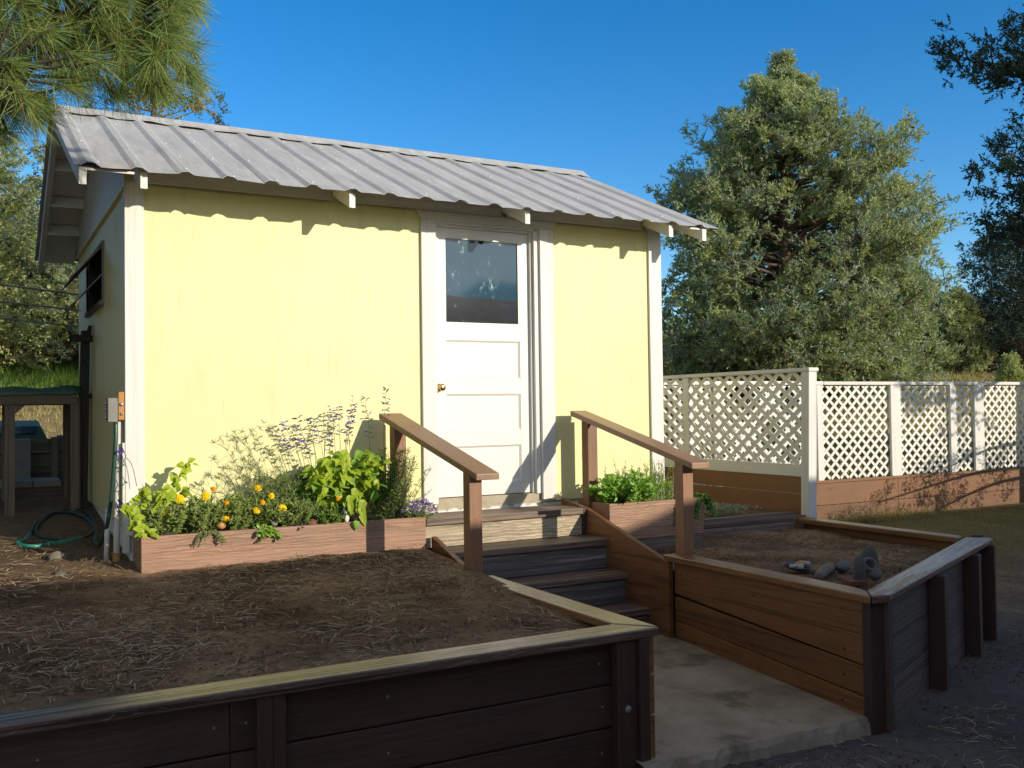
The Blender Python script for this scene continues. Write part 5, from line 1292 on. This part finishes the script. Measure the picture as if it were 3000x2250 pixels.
# the dark juniper whose limbs reach in from the right
def dk(h, az):
    return np.interp(h, [0,.12,.3,.6,.8,1.], [2.9,3.1,3.3,3.1,2.3,.3])
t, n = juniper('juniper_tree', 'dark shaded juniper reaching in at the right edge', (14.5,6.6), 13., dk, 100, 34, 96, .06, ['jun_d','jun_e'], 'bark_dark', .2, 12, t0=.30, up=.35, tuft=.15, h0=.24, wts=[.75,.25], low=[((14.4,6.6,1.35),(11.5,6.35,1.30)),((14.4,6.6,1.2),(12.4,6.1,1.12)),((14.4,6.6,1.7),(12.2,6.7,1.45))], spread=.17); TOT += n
def cone(r, p=.8): return lambda h, az: r*(1-h)**p*(1+.12*math.sin(3*az+5*h))+.08
J = [('grey green juniper far behind the shed roof', (11.,38.), 5.2, cone(2.6,.5), ['jun_c','jun_b'], 91),
     ('olive juniper far behind gap between shed and lattice', (16.,41.), 4.6, cone(2.8,.5), ['jun_a','jun_e'], 92),
     ('tall juniper far behind the big juniper', (23.,40.), 5.6, cone(2.8,.5), ['jun_b','jun_e'], 93),
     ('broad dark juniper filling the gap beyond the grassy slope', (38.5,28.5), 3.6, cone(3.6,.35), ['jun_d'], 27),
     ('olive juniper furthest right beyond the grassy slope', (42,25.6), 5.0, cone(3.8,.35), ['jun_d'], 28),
     ('young juniper with grey top standing far behind the lattice fence', (32.4,25.6), 4.6, cone(1.5,.7), ['jun_c','jun_b'], 21),
     ('yellowish young juniper beside the grey topped one', (32.0,23.6), 3.5, cone(1.35,.6), ['jun_y','jun_a'], 22),
     ('low bright green juniper at edge of the big juniper', (26.9,22.3), 1.75, cone(.75,.6), ['jun_a','jun_y'], 23),
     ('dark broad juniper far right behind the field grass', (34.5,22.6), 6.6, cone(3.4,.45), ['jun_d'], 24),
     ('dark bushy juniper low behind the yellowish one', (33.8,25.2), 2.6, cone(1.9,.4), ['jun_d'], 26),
     ('tiny bright sapling in front of the dark junipers', (27.6,18.6), 1.15, cone(.40,.8), ['jun_y','jun_a'], 25)]
for lab, xy, hh, pf, ms, sd in J:
    t, n = juniper('juniper_tree', lab, xy, hh, pf, max(40,int(32*hh)), 11, 36, .09, ms, 'bark', .03*hh**.8, sd, t0=.25, up=.3, tuft=.14, group='junipers beyond the fence'); TOT += n
JL = [('low dark juniper under the yellow green one at left', (-1.4,32.), 4.0, cone(3.0,.3), ['jun_b','jun_e'], 36, 110),
      ('low dark juniper standing under the cables beside the shed wall', (1.9,34.), 4.4, cone(3.2,.3), ['jun_e','jun_b'], 37, 110),
      ('tall yellow green juniper left of the shed', (-.4,27.), 6.6, cone(2.7,.5), ['jun_y','jun_a'], 31, 150),
      ('dark green juniper behind cables between shed and yellow juniper', (2.7,29.), 7.2, cone(2.7,.45), ['jun_c','jun_b','jun_e'], 32, 150),
      ('grey green juniper behind the yellow one at left edge', (.3,33.), 8.6, cone(2.6,.6), ['jun_c','jun_a'], 33, 120),
      ('spreading dark juniper at the back of the shed', (5.2,31.), 6.2, cone(2.6,.5), ['jun_b','jun_e'], 34, 90)]
for lab, xy, hh, pf, ms, sd, nl in JL:
    t, n = juniper('juniper_tree', lab, xy, hh, pf, nl, 9, 42, .11, ms, 'bark', .15, sd, t0=.4, up=.3, tuft=.19, group='junipers left of the shed'); TOT += n
def top(h, az): return np.interp(h, [0,.3,.6,.8,.93,1.], [1.6,2.1,1.7,1.25,.85,.3])
t, n = juniper('juniper_tree', 'olive juniper whose ragged top shows over the metal ridge', (3.3,21.5), 8.35, top, 90, 9, 48, .08, ['jun_r','jun_e','jun_a'], 'bark', .15, 41, t0=.45, up=.35, tuft=.17, h0=.15, wts=[.35,.4,.25]); TOT += n

# unseen trees added left of the picture to shade the shed's side wall
for lab, xy, hh, sd in (('unseen dense green juniper added left of the yard beyond the pine', (-3.7,8.4), 8.2, 51),('second unseen dense juniper added further back on the left', (-3.9,13.0), 8.5, 52)):
    t, n = juniper('juniper_tree', lab, xy, hh, cone(2.8,.4), 150, 11, 36, .16, ['jun_e','jun_d'], 'bark', .16, sd, t0=.3, up=.3, tuft=.22, group='junipers left of the shed'); TOT += n
# the pine whose bough hangs over the roof corner at top left
rr = np.random.default_rng(50)
pt = thing('pine_tree', 'long needled pine bough hanging over the shed roof corner', 'tree', (-2.7,4.7,.5))
mb = MB(); mb.tube([(-2.7,4.7,.3),(-2.72,4.72,2.),(-2.68,4.75,4.),(-2.7,4.7,6.6)], [.17,.15,.12,.06], 12); mb.build('trunk', M['bark'], pt)
lm = MB(); limbs = []
for L in ([(-2.68,4.74,3.5),(-1.6,4.9,3.75),(-.6,5.05,3.72),(.25,5.2,3.62),(.72,5.25,3.66)],[(-2.7,4.72,4.1),(-1.3,5.1,4.25),(0,5.3,4.15),(.85,5.35,4.02)],[(-2.68,4.74,3.1),(-1.5,4.6,3.3),(-.5,4.7,3.28),(.05,4.85,3.2)],[(-2.7,4.7,4.8),(-1.2,4.8,4.9),(.2,5.0,4.6),(.7,5.1,4.42)],[(-2.68,4.74,3.3),(-1.3,5.2,3.42),(-.3,5.6,3.4),(.2,5.8,3.35)]):
    C = [tuple(p) for p in smooth(L,6)]; limbs.append(np.array(C)); lm.tube(C, [.05*(1-.82*i/(len(C)-1)) for i in range(len(C))], 8)
allp = np.concatenate(limbs)
def zlow(x, y):
    u = x/y
    return 1.65+np.interp(u, [-.3,-.08,.02,.045,.07,.10,.13,.16,.185,.205,.225], [.25,.25,.254,.268,.283,.304,.31,.315,.327,.344,.42])*y
fbv = FB(); cnt = 0; P=[];A=[];MI=[];BE=[]
while cnt < 800:
    p = np.array([rr.uniform(-1.3,1.16), rr.uniform(4.7,5.75), rr.uniform(2.95,4.75)])
    if p[0]/p[1] > .198 or not zlow(p[0],p[1]) < p[2] < zlow(p[0],p[1])+1.15: continue
    d2 = np.linalg.norm(allp-p,axis=1); i = int(np.argmin(d2))
    if d2[i] > .75: continue
    cnt += 1; q = allp[i]
    dr = nrm(nrm(p-q)*.55+np.array([.55,-.1,-.32])+rr.normal(size=3)*.35)
    e = p; lm.tube([tuple(q),tuple((p+q)/2+np.array([0,0,-.02])),tuple(e)],[.011,.008,.006],5,cap=False)
    n = 105; tt = rr.uniform(-.10,.02,n)[:,None]
    a = nrm(dr*rr.uniform(.35,1.1,n)[:,None]+rr.normal(size=(n,3))*.48)
    P.append(e+dr*tt); A.append(a); MI.append(rr.choice([0,0,0,1,2],n,p=[.3,.3,.14,.2,.06])); BE.append(np.tile([0,0,-.35],(n,1)))
P=np.concatenate(P);A=np.concatenate(A);MI=np.concatenate(MI);BE=np.concatenate(BE)
fbv.needles(P,A,.165*rr.uniform(.6,1.15,len(P)),.0024,BE,0)
nn = len(P); fbv.M4 = [MI, MI]; TOT += 2*nn
lm.build('limbs', M['bark_dark'], pt); fbv.build('crown',[M['pine_a'],M['pine_b'],M['pine_c']],pt)
# a small distant reddish dead snag at the left edge
sg = thing('dead_tree', 'bare reddish dead tree at the far left edge', 'tree', (-.25,22.5,gz(-.25,22.5)))
mb = MB(); b = Vector((-.25,22.5,gz(-.25,22.5))); rg = random.Random(6)
mb.tube([b,b+Vector((.05,0,2.6)),b+Vector((.12,0,5.5))],[.10,.07,.02],6)
for k in range(46):
    z = rg.uniform(2.2,5.4); an = rg.uniform(0,6.28); L = rg.uniform(.3,.9); p = b+Vector((.1*z/5.5,0,z)); e = p+Vector((math.cos(an)*L,math.sin(an)*L,.25*L))
    mb.tube([p,(p+e)/2+Vector((0,0,-.05)),e],[.018,.012,.004],4)
    for q in range(4): f_ = p.lerp(e,rg.uniform(.4,1)); mb.tube([f_,f_+Vector((rg.uniform(-.2,.2),rg.uniform(-.2,.2),rg.uniform(-.05,.2)))],[.007,.003],4)
mb.build('branches', flat('reddish dead wood',(.30,.17,.12),.9), sg)

# ------------------------------------------------------------------ grasses
def grass(n, fx, L, W, mats, name, label, sd, clump=6, fl=.5):
    rr = np.random.default_rng(sd); X = np.array([fx(rr) for _ in range(n)]); X = np.repeat(X,clump,0)+np.random.default_rng(sd+1).normal(size=(n*clump,2))*.05
    Z = H(X[:,0],X[:,1])-.01; m = len(X); A = nrm(rr.normal(size=(m,3))*np.array([fl,fl,.1])+np.array([0,0,1.])); h = rr.integers(0,len(mats),m)
    fbv=FB(); P=np.stack([X[:,0],X[:,1],Z],1); fbv.blades(P,A,L*rr.uniform(.4,1.2,m),W*rr.uniform(.7,1.2,m),h)
    o=fbv.build(name,[M[q] for q in mats],None,(0,0,0)); o['kind']='stuff'; o['label']=label; return o
def fan(a0, a1, d0, d1, cut=None):
    def f_(r):
        while True:
            a = R(r.uniform(a0,a1)); d = d0+(d1-d0)*r.uniform(0,1)**1.3; x, y = d*math.sin(a), d*math.cos(a)
            if cut is None or cut(x,y): return (x,y)
    return f_
grass(4200, fan(36,58,15.5,42,lambda x,y: y>9.4), .34, .030, ['grass_d'], 'dry_grass', 'dry grass on the slope behind the fence', 61)
grass(2600, fan(40,60,11.8,19,lambda x,y: y>8.95), .30, .012, ['grass_d'], 'dry_grass', 'dry grass seen through the lattice', 62)
grass(3200, fan(-1.5,8,23.5,33), .45, .03, ['grass_g'], 'green_grass', 'tall green grass under the left junipers', 63)
grass(1500, fan(-1.5,8,13,24), .12, .02, ['grass_d'], 'dry_grass', 'thin dry grass on the left field', 64)
grass(150, fan(.5,5,11.7,13.5), .42, .012, ['grass_g'], 'green_grass', 'green garden stalks behind garden box', 65, fl=.35)
grass(2600, lambda r: (r.uniform(8.,15.), r.uniform(6.7,8.6)), .045, .007, ['grass_o'], 'lawn_grass', 'short worn grass by the fence', 66, 8, .7)
grass(260, lambda r: (10.0+r.normal()*.5+0, 8.62+r.uniform(-.1,.1)), .16, .006, ['grass_d'], 'dry_grass', 'dry tuft at foot of fence', 67, 5, .8)
rr = np.random.default_rng(70)
for k in range(7):
    a = R(rr.uniform(45,57)); d = rr.uniform(24,31); x, y = d*math.sin(a), d*math.cos(a); z = gz(x,y)
    n = 420; P = np.array([x,y,z])+rr.normal(size=(n,3))*np.array([.32,.32,.02])+np.stack([np.zeros(n),np.zeros(n),rr.uniform(.05,.5,n)],1)
    fbv=FB(); fbv.blades(P,nrm(rr.normal(size=(n,3))+[0,0,.9]),.10,.03); so_=fbv.build('sagebrush',[M['sage']],None,(x,y,z))
    tag(so_, 'grey green sagebrush on the dry grass slope behind the fence', 'sagebrush', 'sagebrush on the slope')
tw = FB(); n=420; rr=np.random.default_rng(71); C=np.array([9.75,8.60,.27]); P=C+rr.normal(size=(n,3))*np.array([.22,.08,.06])
tw.needles(P, nrm(rr.normal(size=(n,3))+[0,-.2,.2]), .14*rr.uniform(.4,1.1,n), .004, np.tile([0,0,.3],(n,1))); o=tw.build('tumbleweed',[M['litter']],None,tuple(C)); tag(o,'dry tangled tumbleweed caught at the foot of brown fence boards','tumbleweed')

# ------------------------------------------------------------------ the house behind the photographer, whose eaves throw the foreground into shade
hs = thing('neighbouring_house', 'long low house standing behind the yard', 'house', (6.,-4.5,-.05))
EY, EZ = -1.5, 3.31
hm = flat('house siding', (.33,.29,.24), .7); hrf = flat('house shingles', (.10,.09,.085), .9)
mb = MB(); mb.box(-.6, 30, -9.0, EY-.75, -.1, 2.95); mb.build('wall', hm, hs)
def roofslab(x0, x1, ez, ey):
    mb = MB(); mb.hexa([(x0,ey,ez-.16),(x1,ey,ez-.16),(x1,-5.4,ez+.55),(x0,-5.4,ez+.55),(x0,ey,ez),(x1,ey,ez),(x1,-5.4,ez+.72),(x0,-5.4,ez+.72)])
    mb.hexa([(x0,-5.4,ez+.55),(x1,-5.4,ez+.55),(x1,-9.4,ez-.16),(x0,-9.4,ez-.16),(x0,-5.4,ez+.72),(x1,-5.4,ez+.72),(x1,-9.4,ez),(x0,-9.4,ez)]); return mb
roofslab(-1.2, 9.6, EZ, EY).build('roof', hrf, hs)
roofslab(9.62, 30.5, EZ+.38, EY).build('roof', hrf, hs)
for x in (2.6, 5.4, 8.2):
    mb = MB(); mb.box(x, x+1.3, EY-.745, EY-.70, .9, 2.2); f_ = mb.build('window', M['white_x'], hs)
    mb = MB(); mb.box(x+.08, x+1.22, EY-.699, EY-.69, .98, 2.12); mb.build('pane', M['hole'], f_)
print('leaf faces', TOT)
